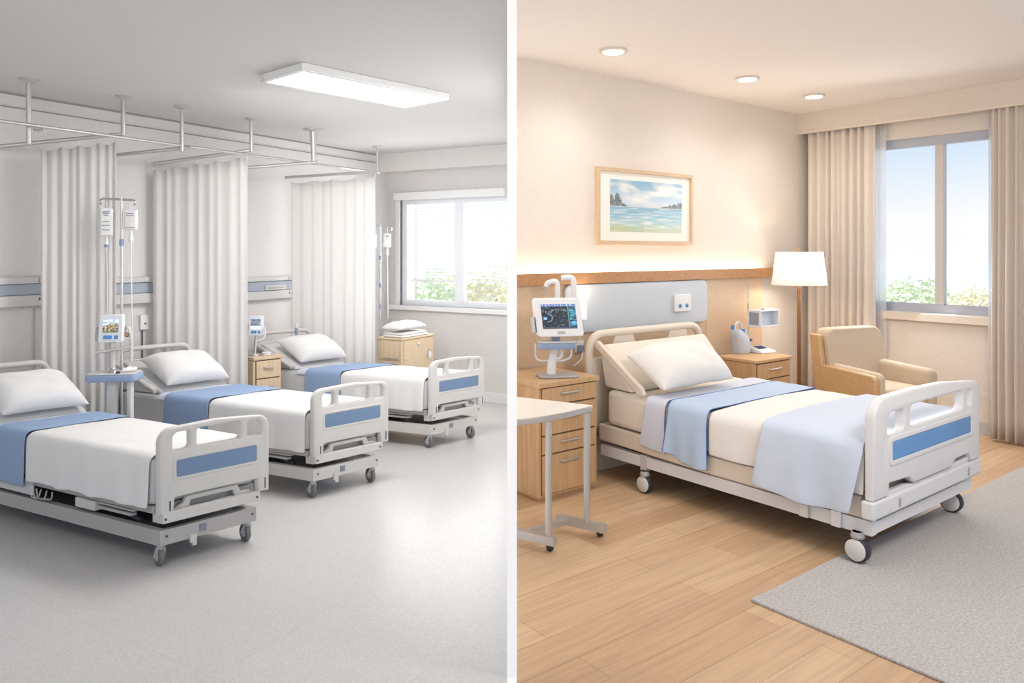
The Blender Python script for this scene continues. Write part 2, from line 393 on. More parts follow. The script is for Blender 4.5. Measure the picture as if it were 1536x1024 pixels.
# private room pelmet over the window
pu = 6.553
pz = on_v(R, 1196, 200, VR)[1]
pz = H-(200-HY)/F*R(pu, VR, 0)[1]
m = MB(R); m.box(pu, pu+.03, VR, 1.5, pz, CR); m.box(pu+.03, UR, VR, 1.5, CR-.08, CR); struct(m.build('trim_4', m_val))
MB(R).box(pu-.004, pu+.034, VR, 1.5, pz-.012, pz).build('trim_5', m_cream)['kind'] = 'structure'
# ------------------------------------------------------------------ windows
def add_window(fr, u, v0, v1, z0, z1, mulls, frame_w, name, mat, mmat, clip=None, top=None):
    m = MB(fr); d0, d1 = u+.045, u+.105; top = top or frame_w
    m.box(d0, d1, v0, v0+frame_w, z0, z1); m.box(d0, d1, v1-frame_w, v1, z0, z1)
    m.box(d0, d1, v0+frame_w, v1-frame_w, z0, z0+frame_w); m.box(d0, d1, v0+frame_w, v1-frame_w, z1-top, z1)
    if clip: m.clip(*clip)
    fo = struct(m.build(name, mat, None))
    edges = [v0+frame_w]
    for a, b in mulls:
        MB(fr).box(d0-.004, d1, a, b, z0+frame_w, z1-top).build('mullion', mmat, fo, .003); edges += [a, b]
    edges.append(v1-frame_w)
    for i in range(0, len(edges), 2):
        g = MB(fr); g.add([(u+.073, edges[i], z0+frame_w), (u+.073, edges[i+1], z0+frame_w), (u+.073, edges[i+1], z1-top), (u+.073, edges[i], z1-top)], [(0, 1, 2, 3)])
        if clip: g.clip(*clip)
        g.build('pane', m_glass, fo)
    return fo
ml0 = on_u(L, 683, 350, UL+.05)[0]; ml1 = on_u(L, 696, 350, UL+.05)[0]
wl_end = on_u(L, 761.5, 350, UL)[0]-.02
w1 = add_window(L, UL, wl_v0, wl_end+.25, wl_z0, wl_z1, [(ml0, ml1)], .055, 'window_1', m_frL, m_frL, (-PX-.001, False))
sl = MB(L).box(UL-.05, UL+.04, on_u(L, 587, 465, UL)[0], 0, wl_z0-.045, wl_z0).clip(-PX-.001, False).build('sill', m_white, w1)
lp = MB(L); lp.box(UL-.012, UL+.044, wl_v0-.05, wl_v0, wl_z0, wl_z1+.02); lp.build('casing', m_white, w1)
mr0 = on_u(R, 1403, 300, UR+.05)[0]; mr1 = on_u(R, 1416, 300, UR+.05)[0]
w2 = add_window(R, UR, wr_v0, wr_v1, wr_z0, wr_z1, [(mr0, mr1)], .075, 'window_2', m_frR, m_frRw)
MB(R).box(UR-.045, UR+.04, wr_v0-.03, wr_v1+.03, wr_z0-.07, wr_z0-.002).build('sill', m_cream, w2, .004)
# blind in the ward window
hv0, hz1 = on_u(L, 590, 291, UL-.05); hz0 = on_u(L, 590, 299, UL-.05)[1]; bv0 = wl_v0+.06
b_end = on_u(L, 760.5, 350, UL-.03)[0]-.03
bz = on_u(L, 640, 423, UL)[1]
bl = thing('window_blind', 'white horizontal slat blind lowered two thirds over the ward window', 'blind', L(UL-.02, -4.2, bz))
MB(L).box(UL-.055, UL-.002, hv0, b_end, hz0-.01, hz1+.012).build('headrail', m_white, bl, .004)
sb = MB(L); z = bz+.05; k = 0
while z < hz0-.02:
    sb.slab([(UL+.006, z+.006), (UL+.03, z-.012), (UL+.031, z-.010), (UL+.007, z+.008)], bv0, b_end-.03, 'a') if False else sb.add(
        [(UL+.109, bv0, z+.010), (UL+.135, bv0, z-.010), (UL+.135, b_end-.01, z-.010), (UL+.109, b_end-.01, z+.010),
         (UL+.1095, bv0, z+.0115), (UL+.1355, bv0, z-.0085), (UL+.1355, b_end-.01, z-.0085), (UL+.1095, b_end-.01, z+.0115)],
        [(0, 1, 2, 3), (7, 6, 5, 4), (0, 4, 5, 1), (1, 5, 6, 2), (2, 6, 7, 3), (3, 7, 4, 0)])
    z += .034; k += 1
sb.build('slats', m_blind, bl)
MB(L).box(UL+.109, UL+.132, bv0, b_end-.01, bz, bz+.022).build('bottom_rail', m_white, bl, .004)
MB(L).tube([(UL+.108, bv0+.25, bz+.02), (UL+.108, bv0+.25, hz0)], .0015, 6).build('ladder_cord', m_white, bl)
# ------------------------------------------------------------------ OUTSIDE
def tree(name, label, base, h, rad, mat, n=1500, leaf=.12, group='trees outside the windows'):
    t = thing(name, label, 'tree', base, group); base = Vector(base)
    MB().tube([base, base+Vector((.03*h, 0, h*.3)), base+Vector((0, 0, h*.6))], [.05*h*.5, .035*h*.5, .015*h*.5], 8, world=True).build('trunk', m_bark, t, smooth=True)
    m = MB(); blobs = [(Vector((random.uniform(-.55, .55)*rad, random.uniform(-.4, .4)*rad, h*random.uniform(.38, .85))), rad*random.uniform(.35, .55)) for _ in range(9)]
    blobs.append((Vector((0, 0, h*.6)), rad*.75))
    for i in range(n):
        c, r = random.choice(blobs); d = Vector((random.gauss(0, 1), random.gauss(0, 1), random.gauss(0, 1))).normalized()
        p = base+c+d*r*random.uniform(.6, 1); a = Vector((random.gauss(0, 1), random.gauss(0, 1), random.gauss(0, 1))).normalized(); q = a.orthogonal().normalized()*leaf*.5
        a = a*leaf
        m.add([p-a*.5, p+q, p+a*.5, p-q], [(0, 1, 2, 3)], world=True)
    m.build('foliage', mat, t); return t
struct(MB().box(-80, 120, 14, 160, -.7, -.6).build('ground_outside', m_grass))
def tr(px, topy, Y, rad, mat, label, n=1600, leaf=.14):
    p = at(px, topy, Y); tree('garden_tree', label, (p.x, Y, -.6), p.z+.6, rad, mat, n, leaf)
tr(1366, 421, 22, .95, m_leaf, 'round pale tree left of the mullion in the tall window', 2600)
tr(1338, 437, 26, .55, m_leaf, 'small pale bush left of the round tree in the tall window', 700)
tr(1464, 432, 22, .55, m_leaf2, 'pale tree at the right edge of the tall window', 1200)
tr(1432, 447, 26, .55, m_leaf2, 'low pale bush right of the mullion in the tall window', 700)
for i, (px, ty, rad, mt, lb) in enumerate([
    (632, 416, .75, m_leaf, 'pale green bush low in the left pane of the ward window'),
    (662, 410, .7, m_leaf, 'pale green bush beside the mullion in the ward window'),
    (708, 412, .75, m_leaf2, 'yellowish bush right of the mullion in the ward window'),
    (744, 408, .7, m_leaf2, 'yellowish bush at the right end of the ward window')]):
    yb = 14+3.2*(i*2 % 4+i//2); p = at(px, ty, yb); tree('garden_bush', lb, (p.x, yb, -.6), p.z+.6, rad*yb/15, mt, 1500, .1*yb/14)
gp = at(613, 400, 9.2)
tag(MB().box(gp.x-.17, gp.x+.09, 9.1, 9.3, -.6, 3).build('garden_pillar', m_stone), 'beige pillar outside the left pane of the ward window', 'pillar')
# ------------------------------------------------------------------ BEDS
def drape(fr, name, label, cat, mat, b0, b1, aN, aF, top, hemN, hemF, off, wr=.006, seed=0, thick=.004, flare=0., rad=.045, pipe=None, group=None, hemslope=0, nb=44, crown=.0, foot=None, kf=26):
    """a bed cloth lying over the mattress: near hem - side - rounded edge - top - far side"""
    prof = []
    a0, a1, t = aN-off, aF+off, top+off
    for i in range(9): prof.append((a0, hemN+(t-rad-hemN)*i/8, 1-i/8, 0))
    for i in range(1, 6): th = i/5*pi/2; prof.append((a0+rad-rad*math.cos(th), t-rad+rad*math.sin(th), 0, 0))
    for i in range(1, 15): prof.append((a0+rad+(a1-a0-2*rad)*i/14, t, 0, 1))
    for i in range(1, 6): th = i/5*pi/2; prof.append((a1-rad+rad*math.sin(th), t-rad+rad*math.cos(th), 0, 0))
    for i in range(1, 6): prof.append((a1, t-rad-(t-rad-hemF)*i/5, 0, 0))
    n = len(prof)-1
    def pt(s, q):
        a, z, d, tp = prof[round(s*n)]
        lo = b0-flare*d*.6; hi = b1+flare*d
        if foot is not None: lo = b0+foot*d
        b = lo+(hi-lo)*q
        w = wr*d*(math.sin(b*kf+seed)+.7*math.sin(b*kf*1.9+seed*2.3)+1.2)
        w += wr*.35*(1 if d > 0 else .4)*(nz(b*9+seed, z*9, a*4)+1)
        if tp or d == 0: wt = min(wr, .0045); z += wt*.8*(nz(b*7+seed, a*7)+1.0)+wt*.9*abs(math.sin(b*kf*.7+a*2.5+seed))*(wr > .012)+crown*math.sin(max(0, min(1, (a-a0)/(a1-a0)))*pi)
        if d > 0: z += hemslope*d*(q-.5)+d*d*wr*(.9 if wr > .0065 else .45)*math.sin(b*kf*.8+seed)
        return (a-w if d >= 0 and a < (a0+a1)/2 and d > 0 else a, b, z)
    m = MB(fr).grid(pt, n, nb)
    o = m.build(name, mat, None, smooth=True, solid=-thick if False else thick, sub=1)
    # make sure thickness goes outward
    me = o.data
    up = sum(p.normal.z for p in me.polygons)
    if up < 0: me.flip_normals()
    tag(o, label, cat, group)
    if pipe:
        for q in pipe:
            pts = []
            for i in range(n+1):
                p = Vector(pt(i/n, q)); p2 = Vector(pt(max(0, i-1)/n, q)); p3 = Vector(pt(min(n, i+1)/n, q))
                tdir = (fr(*p3)-fr(*p2)).normalized(); e2 = Vector((fr.e2[0], fr.e2[1], 0)).normalized(); nn = e2.cross(tdir)
                if nn.z < 0 and prof[i][3]: nn = -nn
                wp = fr(*p)
                c_in = fr((aN+aF)/2, p.y, top-.1)
                if (wp-c_in).dot(nn) < 0: nn = -nn
                pts.append(wp+nn*thick)
            mp = MB(); mp.tube(pts, .0022, 6, world=True); mp.build('piping', m_pipe, o, smooth=True)
    return o
def pillow(name, label, mat, c, wx, hy, tn, T, fr_group=None, seed=0, pinch=.07):
    """c centre, wx half width vector, hy half height vector, tn unit normal, T half thickness"""
    c, wx, hy, tn = Vector(c), Vector(wx), Vector(hy), Vector(tn).normalized()
    def surf(sg):
        def f(s, t):
            x, y = 2*s-1, 2*t-1
            g = max(0, 1-abs(x)**4)**.6*max(0, 1-abs(y)**3.2)**.62
            px = x*(1-pinch*(1-y*y)*abs(x)**3); py = y*(1-pinch*(1-x*x)*abs(y)**3)
            wv = .10*g*nz(x*2.2+seed, y*2.2, sg)+.05*(1-g)*nz(x*6+seed, y*6, 3)*(1 if g > 0 else 0)
            # creases fanning from the corners
            cr = sum(.05*math.exp(-(((x-cx)**2+(y-cy)**2)*5))*math.sin(9*math.atan2(y-cy, x-cx)) for cx, cy in ((-1, -1), (1, -1), (-1, 1), (1, 1)))*min(1, g*3)
            return c+wx*px+hy*py+tn*T*(sg*g*(1 if sg > 0 else .55)+wv+cr-.15*abs(x)**4)
        return f
    m = MB(); m.grid(surf(1), 26, 20, world=True); m.grid(surf(-1), 26, 20, world=True)
    o = m.build(name, mat, None, smooth=True, sub=1)
    return tag(o, label, 'pillow', fr_group)
def caster(fr, parent, a, b, ztop, r, w, wheel_mat, tyre_mat, fork_mat, off=.0, cap=None, z0=0):
    """swivel castor: fork with a wheel (tyre + hub) as its piece"""
    c = fr(a, b, r+z0); ztop -= z0; e1 = Vector((fr.e1[0], fr.e1[1], 0)).normalized(); e2 = Vector((fr.e2[0], fr.e2[1], 0)).normalized()
    ce = c+e2*off
    m = MB(); m.lathe(c+Vector((0, 0, ztop-r-.03)), [(w*.55, 0), (w*.6, .012), (w*.45, .03)], 14)
    if cap:
        m.tube([ce+e1*(w*.5+.006), c+e1*(w*.5+.006)+Vector((0, 0, r*.8)), c+e1*w*.35+Vector((0, 0, ztop-r-.02))], [.012, .014, .014], 8, world=True)
        m.lathe(c+Vector((0, 0, r+.003)), [(w*.5, 0), (w*.62, .004), (w*.5, .012), (w*.35, .02)], 16)
    for sg in (() if cap else (-1, 1)):
        q = [ce+e1*sg*(w*.5+.004), c+e1*sg*w*.5+Vector((0, 0, r*.7)), c+e1*sg*w*.3+Vector((0, 0, ztop-r-.02))]
        m.tube(q, [w*.30, w*.34, w*.3], 8, world=True)
    m.tube([c+Vector((0, 0, r*1.08)), c+Vector((0, 0, ztop-r))], w*.42, 10, world=True)
    fk = m.build('castor', fork_mat, parent, smooth=True)
    t = MB(); t.lathe(ce, [(r*.55, -w*.42), (r*.88, -w*.42), (r, -w*.28), (r, w*.28), (r*.88, w*.42), (r*.55, w*.42)], 28, e1)
    wh = t.build('wheel', tyre_mat, fk, smooth=True)
    h = MB(); hr = .86 if cap else .5
    h.lathe(ce, [(.002, -w*.46-.004), (r*hr*.9, -w*.46-.003), (r*hr, -w*.42), (r*hr, w*.42), (r*hr*.9, w*.46+.003), (.002, w*.46+.004)], 24, e1)
    h.build('wheel_cap', wheel_mat, fk, smooth=True)
    return fk

# ---- the three ward beds
BL = [((-1.657, 3.516), -63, 1.83), ((-1.197, 4.50), -65, 1.752), ((-.614, 5.64), -68, 1.67)]
def ward_bed(i):
    (ox, oy), dg, ln = BL[i]; d = dirv(dg); k = ln/1.9; e1 = dirv(45)
    fr = Fr((ox, oy), e1, (d[0]*k, d[1]*k))
    where = ['nearest of the ward, at the left edge', 'middle of the ward row', 'farthest of the ward, by the window'][i]
    bed = thing('hospital_bed', 'grey hospital bed with blue footboard panel, '+where, 'bed', fr(.24, .9, 0), 'ward beds')
    # chassis
    m = MB(fr)
    m.box(0, .032, 0, 1.8, .105, .176); m.box(.444, .476, 0, 1.8, .105, .176); m.box(.032, .444, 0, .03, .105, .176); m.box(.032, .444, 1.77, 1.8, .105, .176)
    ch = m.build('chassis', m_metal if i == 0 else m_plas, bed, .004)
    mm = MB(fr); mm.box(.05, .42, .06, 1.7, .12, .165); mm.build('chassis_tray', m_metalD, bed)
    mb = MB(fr); mb.box(.185, .215, -.006, 0, .128, .16); mb.build('rating_plate', M('blue grey plate', C(128, 132, 146), .5), bed)
    hk = MB(fr); hk.slab([(.135, .125), (.135, .085), (.145, .085), (.145, .07), (.165, .07), (.165, .115), (.172, .125)], -.012, 0); hk.build('bumper_hook', m_plas, bed, .002)
    bo = MB(fr)
    for a, b, z in ((.03, -.001, .145), (.455, -.001, .145), (.012, -.02, .232), (.466, -.02, .232)):
        MB(fr).lathe(fr(a, b, z), [(.006, -.004), (.006, .004)], 10, (-e1[1], e1[0], 0)).build('bolt', m_metalD, bed)
    # lifting links
    for a in (.07, .40):
        for b in (.25, 1.27): MB(fr).tube([(a, b, .17), (a, b+.3, .235)], .014, 8).build('lift_link', m_metalD, bed, smooth=True)
    ln_ = MB(fr); ln_.tube([(.24, .5, .19), (.24, 1.1, .22)], .022, 10); ln_.build('lift_actuator', m_metalD, bed, smooth=True)
    bx = MB(fr); bx.box(-.004, .05, .50, .66, .195, .245); bx.build('control_box', m_plas, bed, .005)
    MB(fr).box(0, .03, .22, .49, .212, .226).build('side_slide', m_metal, bed, .003); MB(fr).box(0, .03, .2, .495, .236, .246).build('side_slide', m_metal, bed, .003)
    for q in range(3):
        MB(fr).tube(arc_path([fr(.0, .86+.05*q, .24), fr(-.004-.006*q, .86+.05*q, .20-.004*q), fr(-.006, .98+.03*q, .19), fr(-.002, 1.0+.03*q, .238)], .03), .0045, 6, world=True).build('cable_loop', m_metal, bed, smooth=True)
    # deck
    dk = MB(fr); dk.box(.0, .5, .05, 1.86, .248, .285); dk.build('mattress_deck', m_metal, bed, .006)
    sr = MB(fr); sr.box(-.012, .0, 1.02, 1.86, .20, .275); sr.build('side_panel', m_mat, bed, .004)
    ub = MB(fr); ub.slab([(-.0, .21), (.485, .21), (.485, .26), (-.0, .265)], -.02, .01); ub.build('foot_crossbar', m_plas, bed, .005)
    # bracket from deck to footboard
    br = MB(fr); br.slab([(.06, .225), (.14, .255), (.15, .29), (.36, .29), (.37, .26), (.45, .235), (.45, .27), (.40, .275), (.385, .31), (.13, .31), (.115, .28), (.06, .25)], .01, .03); br.build('foot_bracket', m_plas, bed, .002)
    MB(fr).box(.02, .07, .03, .09, .2, .25).build('corner_clip', m_plas, bed, .004); MB(fr).box(.41, .46, .03, .09, .2, .25).build('corner_clip', m_plas, bed, .004)
    # footboard
    x0, x1 = -.014, .532
    out = [(x0, .256), (.05, .256), (.056, .325), (.155, .325), (.47, .325), (.476, .256), (x1, .256)]
    top = [(x1, .585)]+[(x1-.06+.06*math.cos(t), .59+.062*math.sin(t)) for t in [i2/6*pi/2 for i2 in range(1, 7)]]+[(.26, .668)]+[(x0+.07-.07*math.sin(t), .592+.068*math.cos(t)) for t in [i2/6*pi/2 for i2 in range(0, 7)]]
    holes = [rrect(.046, .128, .55, .634, [.018, .02, .012, .03]), rrect(.160, .382, .552, .638, [.02, .015, .012, .02]), rrect(.414, .492, .55, .632, [.014, .014, .03, .012])]
    fb = MB(fr).plate(out+top, holes, -.022, .016, .009).build('footboard', m_plas if i else m_plas, bed, smooth=True)
    MB(fr).plate(rrect(.045, .478, .405, .515, .012), [rrect(.06, .462, .42, .502, .01)], -.025, -.018, .003).build('panel_surround', m_plas, fb, smooth=True)
    MB(fr).plate(rrect(.061, .461, .421, .501, .009), [], -.0245, -.014, .002).build('colour_panel', m_inset, fb, smooth=True)
    MB(fr).box(.028, .034, -.0235, -.02, .268, .315).build('slot', m_slot, fb); MB(fr).box(.505, .511, -.0235, -.02, .27, .325).build('slot', m_slot, fb)
    # headboard: bent tube and panel
    ht = MB(fr); ht.tube([Vector(p) for p in arc_path([fr(.0, 1.88, .25), fr(.0, 1.88, .80), fr(.5, 1.88, .80), fr(.5, 1.88, .25)], .07, 7)], .018, 10, world=True)
    hb = ht.build('headboard', m_plas, bed, smooth=True)
    MB(fr).plate(rrect(.02, .48, .30, .725, .03), [], 1.87, 1.89, .006).build('headboard_panel', m_plas, hb, smooth=True)
    # mattress and raised backrest
    mt = MB(fr); mt.box(-.012, .508, .04, 1.84, .288, .515); mt.build('mattress', m_mat, bed, .03, seg=3)
    bk = MB(fr); bk.slab([(1.43, .518), (1.86, .518), (1.86, .70), (1.83, .715), (1.45, .545)], .02, .48, 'b'); bk.build('backrest', m_mat, bed, .012, seg=3)
    for a in (-.016,):
        MB(fr).tube([fr(a, 1.44, .545), fr(a, 1.5, .57), fr(a, 1.75, .665), fr(a, 1.87, .71)], [.017, .021, .015, .011], 10, world=True).build('backrest_rail', m_plas, bed, smooth=True)
    for a, b in ((.025, .035), (.452, .035), (.025, 1.72), (.452, 1.72)):
        caster(fr, bed, a, b, .112, .045, .03, m_metal, m_tyreG, m_metal, off=.012)
    # bedding
    q = ['nearest ward bed at the left edge', 'middle ward bed', 'farthest ward bed by the window'][i]
    rb0, rb1 = [(1.06, 1.355), (.90, 1.335), (.90, 1.28)][i]
    b_end = .045
    drape(fr, 'blanket', 'white blanket over the lower half of the '+q, 'blanket', m_sheet, b_end, rb0-.004, -.012, .508, .52, .278, .33, .006, .006, i*3+1, rad=.04, group='white ward blankets', crown=.004)
    drape(fr, 'bed_runner', 'blue cloth band folded across the '+q, 'bed runner', m_blue, rb0, rb1, -.012, .508, .522, .245, .30, .012, .004, i*3+2, rad=.04, flare=.01, group='blue bed runners', kf=18)
    if i == 0 or i == 1 or i == 2:
        drape(fr, 'sheet', 'pale lavender sheet strip above the blue band, '+q, 'sheet', m_lav, rb1+.004, min(rb1+.10, 1.424), -.012, .508, .52, .50 if i else .40, .42, .006, .003, i+9, rad=.04, group='lavender sheet strips', nb=10)
    # pillow leaning on the backrest
    b0 = 1.45
    lo = fr(.26, 1.43, .535); hi = fr(.26, 1.70, .69)
    c = (lo+hi)/2; hy = (hi-lo)/2*1.08; wx = Vector((e1[0], e1[1], 0))*.225; nrm = wx.cross(hy)
    if nrm.z < 0: nrm = -nrm
    pillow('pillow', 'white pillow propped against the raised backrest of the '+q, m_sheet, c+nrm.normalized()*.055+Vector((0, 0, .012)), wx, hy, nrm, .095, 'ward pillows', seed=i*5, pinch=.035)
    return fr
frs = [ward_bed(i) for i in range(3)]

# ---- the private room bed
P0 = (1.672, 3.5)
B = Fr(P0, uR, (-vR[0], -vR[1]))
class FrT(Fr):
    def __call__(s, a, b, z): return Fr.__call__(s, a, b, z+.022*max(0, (b-.9)/.85))
BT = FrT(P0, uR, (-vR[0], -vR[1]))
def private_bed():
    fr = B; e1 = uR; ft = BT
    bed = thing('hospital_bed', 'white and cream hospital bed with bright blue footboard panel on the wooden floor', 'bed', fr(.6, .9, 0))
    m = MB(fr); m.box(.03, .075, .0, 1.80, .150, .218); m.box(1.13, 1.175, .0, 1.80, .155, .212); m.box(.075, 1.13, .0, .05, .155, .212); m.box(.075, 1.13, 1.75, 1.80, .155, .212)
    m.build('chassis', m_plasR, bed, .006)
    m = MB(fr); m.box(.12, 1.08, .08, 1.7, .17, .2); m.build('chassis_tray', m_metalD, bed)
    m = MB(ft); m.box(.027, 1.173, .05, .9, .222, .33); m.box(.027, 1.173, .9, 1.82, .222, .33); m.build('mattress_deck', m_cream, bed, .012, seg=3)
    # foot beam
    MB(fr).box(-.012, 1.232, -.03, .035, .235, .322).build('foot_crossbar', m_plasR, bed, .012, seg=3)
    for a in (.245, 1.06): MB(fr).plate(rrect(a-.012, a+.012, .255, .30, .011), [], -.034, -.026, .002).build('slot', m_metal, bed)
    # footboard
    x0, x1 = 0, 1.222
    out = [(x0, .326), (.14, .326), (.15, .385), (.36, .375), (.41, .338), (.85, .338), (.90, .37), (1.07, .376), (1.10, .326), (x1, .326)]
    top = [(x1, .70)]+[(x1-.06+.06*math.cos(t), .705+.06*math.sin(t)) for t in [k/7*pi/2 for k in range(1, 8)]]+[(.75, .80), (.4, .806)]+[(x0+.13-.13*math.sin(t), .70+.10*math.cos(t)) for t in [k/8*pi/2 for k in range(0, 9)]]
    holes = [rrect(.125, .30, .62, .722, [.03, .03, .02, .06]), rrect(.36, .99, .628, .732, [.04, .03, .03, .05]), rrect(1.05, 1.105, .64, .722, .01)]
    fb = MB(fr).plate(out+top, holes, -.028, .022, .011).build('footboard', m_plasR, bed, smooth=True)
    MB(fr).plate(rrect(.14, 1.13, .465, .605, .03), [rrect(.17, 1.085, .49, .58, .01)], -.033, -.022, .004).build('panel_surround', m_plasR, fb, smooth=True)
    MB(fr).plate(rrect(.171, 1.084, .491, .579, .009), [], -.032, -.018, .002).build('colour_panel', m_insetR, fb, smooth=True)
    lb = MB(fr); lb.plate([(.15, .322), (.15, .338), (.36, .338), (.41, .33), (.85, .33), (.90, .345), (1.09, .35), (1.09, .322)], [], -.015, .015, .003); lb.build('lower_lip', m_plasR, fb)
    # hooks below the deck on the near side
    for b in (.34, .17):
        h = MB(fr); h.box(.010, .0255, b-.025, b+.025, .15, .232); h.build('side_hook', m_plasR, bed, .006)
    # headboard
    ht = MB(fr); ht.tube(arc_path([fr(-.0, 1.88, .30), fr(-.0, 1.88, .935), fr(1.16, 1.88, .935), fr(1.16, 1.88, .30)], .13, 9), .027, 12, world=True)
    hb = ht.build('headboard', m_cream, bed, smooth=True)
    MB(fr).plate(rrect(.0, 1.16, .30, .78, [.02, .02, .06, .06]), [], 1.865, 1.885, .006).build('headboard_panel', m_cream, hb, smooth=True)
    for a in (.33, .90): MB(fr).plate([(a-.13, .77), (a+.13, .77), (a+.09, .915), (a-.09, .915)], [], 1.868, 1.888, .005).build('tab', m_cream, hb, smooth=True)
    MB(fr).box(-.02, 1.18, 1.90, 1.93, .0, .27).build('head_plinth', m_cream, bed, .004)
    MB(fr).box(.02, 1.14, 1.81, 1.89, .26, .31).build('head_crossbar', m_metalD, bed, .004)
    # mattress, backrest
    MB(ft).prism([(.032, .04), (1.168, .04), (1.168, .9), (1.168, 1.75), (.032, 1.75), (.032, .9)], .338, .562).build('mattress', m_matR, bed, .035, seg=4)
    bk = MB(ft); bk.slab([(1.56, .567), (1.80, .567), (1.85, .80), (1.83, .845), (1.79, .85), (1.59, .62)], .065, 1.12, 'b'); bk.build('backrest', m_matR, bed, .02, seg=3)
    for a in (.045,):
        MB(ft).slab([(1.415, .587), (1.425, .572), (1.46, .570), (1.51, .60), (1.86, .835), (1.86, .86), (1.83, .875), (1.44, .625)], a-.022, a+.012, 'b').build('backrest_rail', m_cream, bed, .009, seg=3)
    for a, b in ((.024, .066), (1.115, .08)):
        caster(fr, bed, a, b, .158, .060, .055, m_hub, m_tyre, m_metal, cap=True, z0=.0125)
    for a in (.02, 1.12):
        MB(fr).box(a+.005, a+.05, 1.40, 1.45, .13, .225).build('caster_post', m_plas, bed, .004)
        caster(fr, bed, a, 1.406, .135, .056, .05, m_hub, m_tyre, m_metal, cap=True)
    # bedding
    q = 'private room bed'
    drape(ft, 'blanket', 'cream blanket tucked along the mattress of the private room bed', 'blanket', m_sheetR, .030, .925, .026, 1.174, .57, .338, .36, .004, .004, 3, crown=.012, rad=.05, kf=14)
    drape(ft, 'bed_runner', 'pale blue band with darker blue edging across the private room bed', 'bed runner', m_blueR, .93, 1.215, .026, 1.174, .570, .258, .30, .011, .013, 5, flare=.02, rad=.05, pipe=(0, 1), kf=22, hemslope=.03)
    drape(ft, 'sheet', 'lavender white sheet hanging beside the pale blue band on the private room bed', 'sheet', m_lav, 1.242, 1.395, .026, 1.174, .57, .268, .32, .008, .007, 2, flare=.05, rad=.05, kf=16, nb=20, foot=0)
    drape(ft, 'throw', 'pale ice blue throw hanging over the foot of the private room bed', 'throw', m_throw, .030, .575, .026, 1.174, .575, .238, .33, .019, .015, 8, flare=.045, rad=.06, kf=13, hemslope=.0, foot=.05, crown=.014)
    lo = fr(.405, 1.315, .582); hi = fr(.405, 1.625, .765)
    c = (lo+hi)/2; hy = (hi-lo)/2*1.05; wx = Vector((uR[0], uR[1], 0))*.36; nrm = wx.cross(hy)
    if nrm.z < 0: nrm = -nrm
    pillow('pillow', 'large white pillow leaning on the backrest of the private room bed', m_sheetR, c+nrm.normalized()*.075+Vector((0, 0, .012)), wx, hy, nrm, .125, None, seed=31, pinch=.05)
private_bed()
# ------------------------------------------------------------------ WARD: curtains and rails
def curtain(name, label, p0, p1, ztop0, ztop1, zbot, mat, folds, amp, group=None, lead=True, seed=0, rings=True, sub=0):
    """pleated hanging cloth from plan point p0 to p1"""
    p0, p1 = Vector((p0[0], p0[1], 0)), Vector((p1[0], p1[1], 0)); d = p1-p0; n = Vector((-d.y, d.x, 0)).normalized()
    if n.y > 0: n = -n
    N = folds*10
    def f(s, t):
        # t 0 bottom, 1 top
        ph = 2*pi*folds*s+.8*math.sin(2*pi*s*2.3+seed)+.5*math.sin(2*pi*s*4.1+seed*2)
        w = amp*(math.sin(ph)+.35*math.sin(2*ph+seed)*.6)*(.8+.5*nz(s*7+seed, 2.2))*(.75+.25*(1-t))
        zt = ztop0+(ztop1-ztop0)*s-.008*(1-math.cos(ph*.5))
        p = p0+d*s+n*(w+.01*nz(s*6+seed, t*2))
        return (p.x, p.y, zbot+(zt-zbot)*t)
    m = MB(); m.grid(f, N, 16, world=True)
    o = m.build(name, mat, None, smooth=True, solid=.003)
    tag(o, label, 'curtain', group)
    if rings:
        for k in range(folds+1):
            s = k/folds; q = Vector(f(s, 1)); MB().tube([q+Vector((0, 0, -.008)), q+Vector((0, 0, .026))], .0035, 6, world=True).build('curtain_glider', mat, o)
    return o
rail_z = 2.235; rv = -4.65
rail = thing('curtain_rail', 'grey ceiling hung curtain rail with drop posts along the ward beds', 'curtain rail', L(4, rv, 2.1))
a0 = on_v(L, -30, 180, rv)[0]; a1 = on_v(L, 569, 257, rv)[0]
MB(L).tube([(a0, rv, rail_z), (a1, rv, rail_z)], .010, 8).build('rail', m_alu, rail, smooth=True)
def post(px, Y, ybot, r=.014, fl=.05, taper=None):
    t = at(px, 300, Y); zb = H-(ybot-HY)/F*Y
    o = MB().tube([(t.x, t.y, zb-.01), (t.x, t.y, CL-.01)], [r*.8, taper] if taper else r, 10, world=True).build('drop_post', m_alu, rail, smooth=True)
    MB().lathe((t.x, t.y, CL-.022), [(fl*.4, 0), (fl*.9, .010), (fl, .014), (fl, .021)], 16).build('flange', m_alu, o, smooth=True)
    return Vector((t.x, t.y, zb))
q1 = post(43, 4.42, 214); q2 = post(185, 4.90, 200); q3 = post(273, 5.25, 225)
q4 = post(377, 5.73, 225); q5 = post(470, 6.25, 244, .02, .085, .032); q6 = post(566, 7.28, 256, .012, .045)
def rod(p, q, r=.013):
    MB().tube([p, q], r, 10, world=True).build('cross_rod', m_alu, rail, smooth=True)
    return p, q
r1 = rod(at(-14, 221, 4.62), at(183, 201, 4.89)); r2 = rod(at(140, 236, 5.18), at(286, 221, 5.27)); r3 = rod(at(228, 246, 5.56), at(378, 225, 5.74))
r4 = rod(at(340, 254, 5.95), at(476, 243, 6.25)); r5 = rod(at(428, 266, 6.74), at(567, 257, 6.6))
MB().lathe(at(57, 192, 4.45), [(.02, -.02), (.02, .02)], 10, (1, 0, 0)).build('joint_sleeve', m_chrome, rail, smooth=True)
def on_rod(r, px):
    p, q = r; t = 0
    for k in range(201):
        x = p.lerp(q, k/200); X = CX+x.x/x.y*F
        if X >= px: return x
    return q
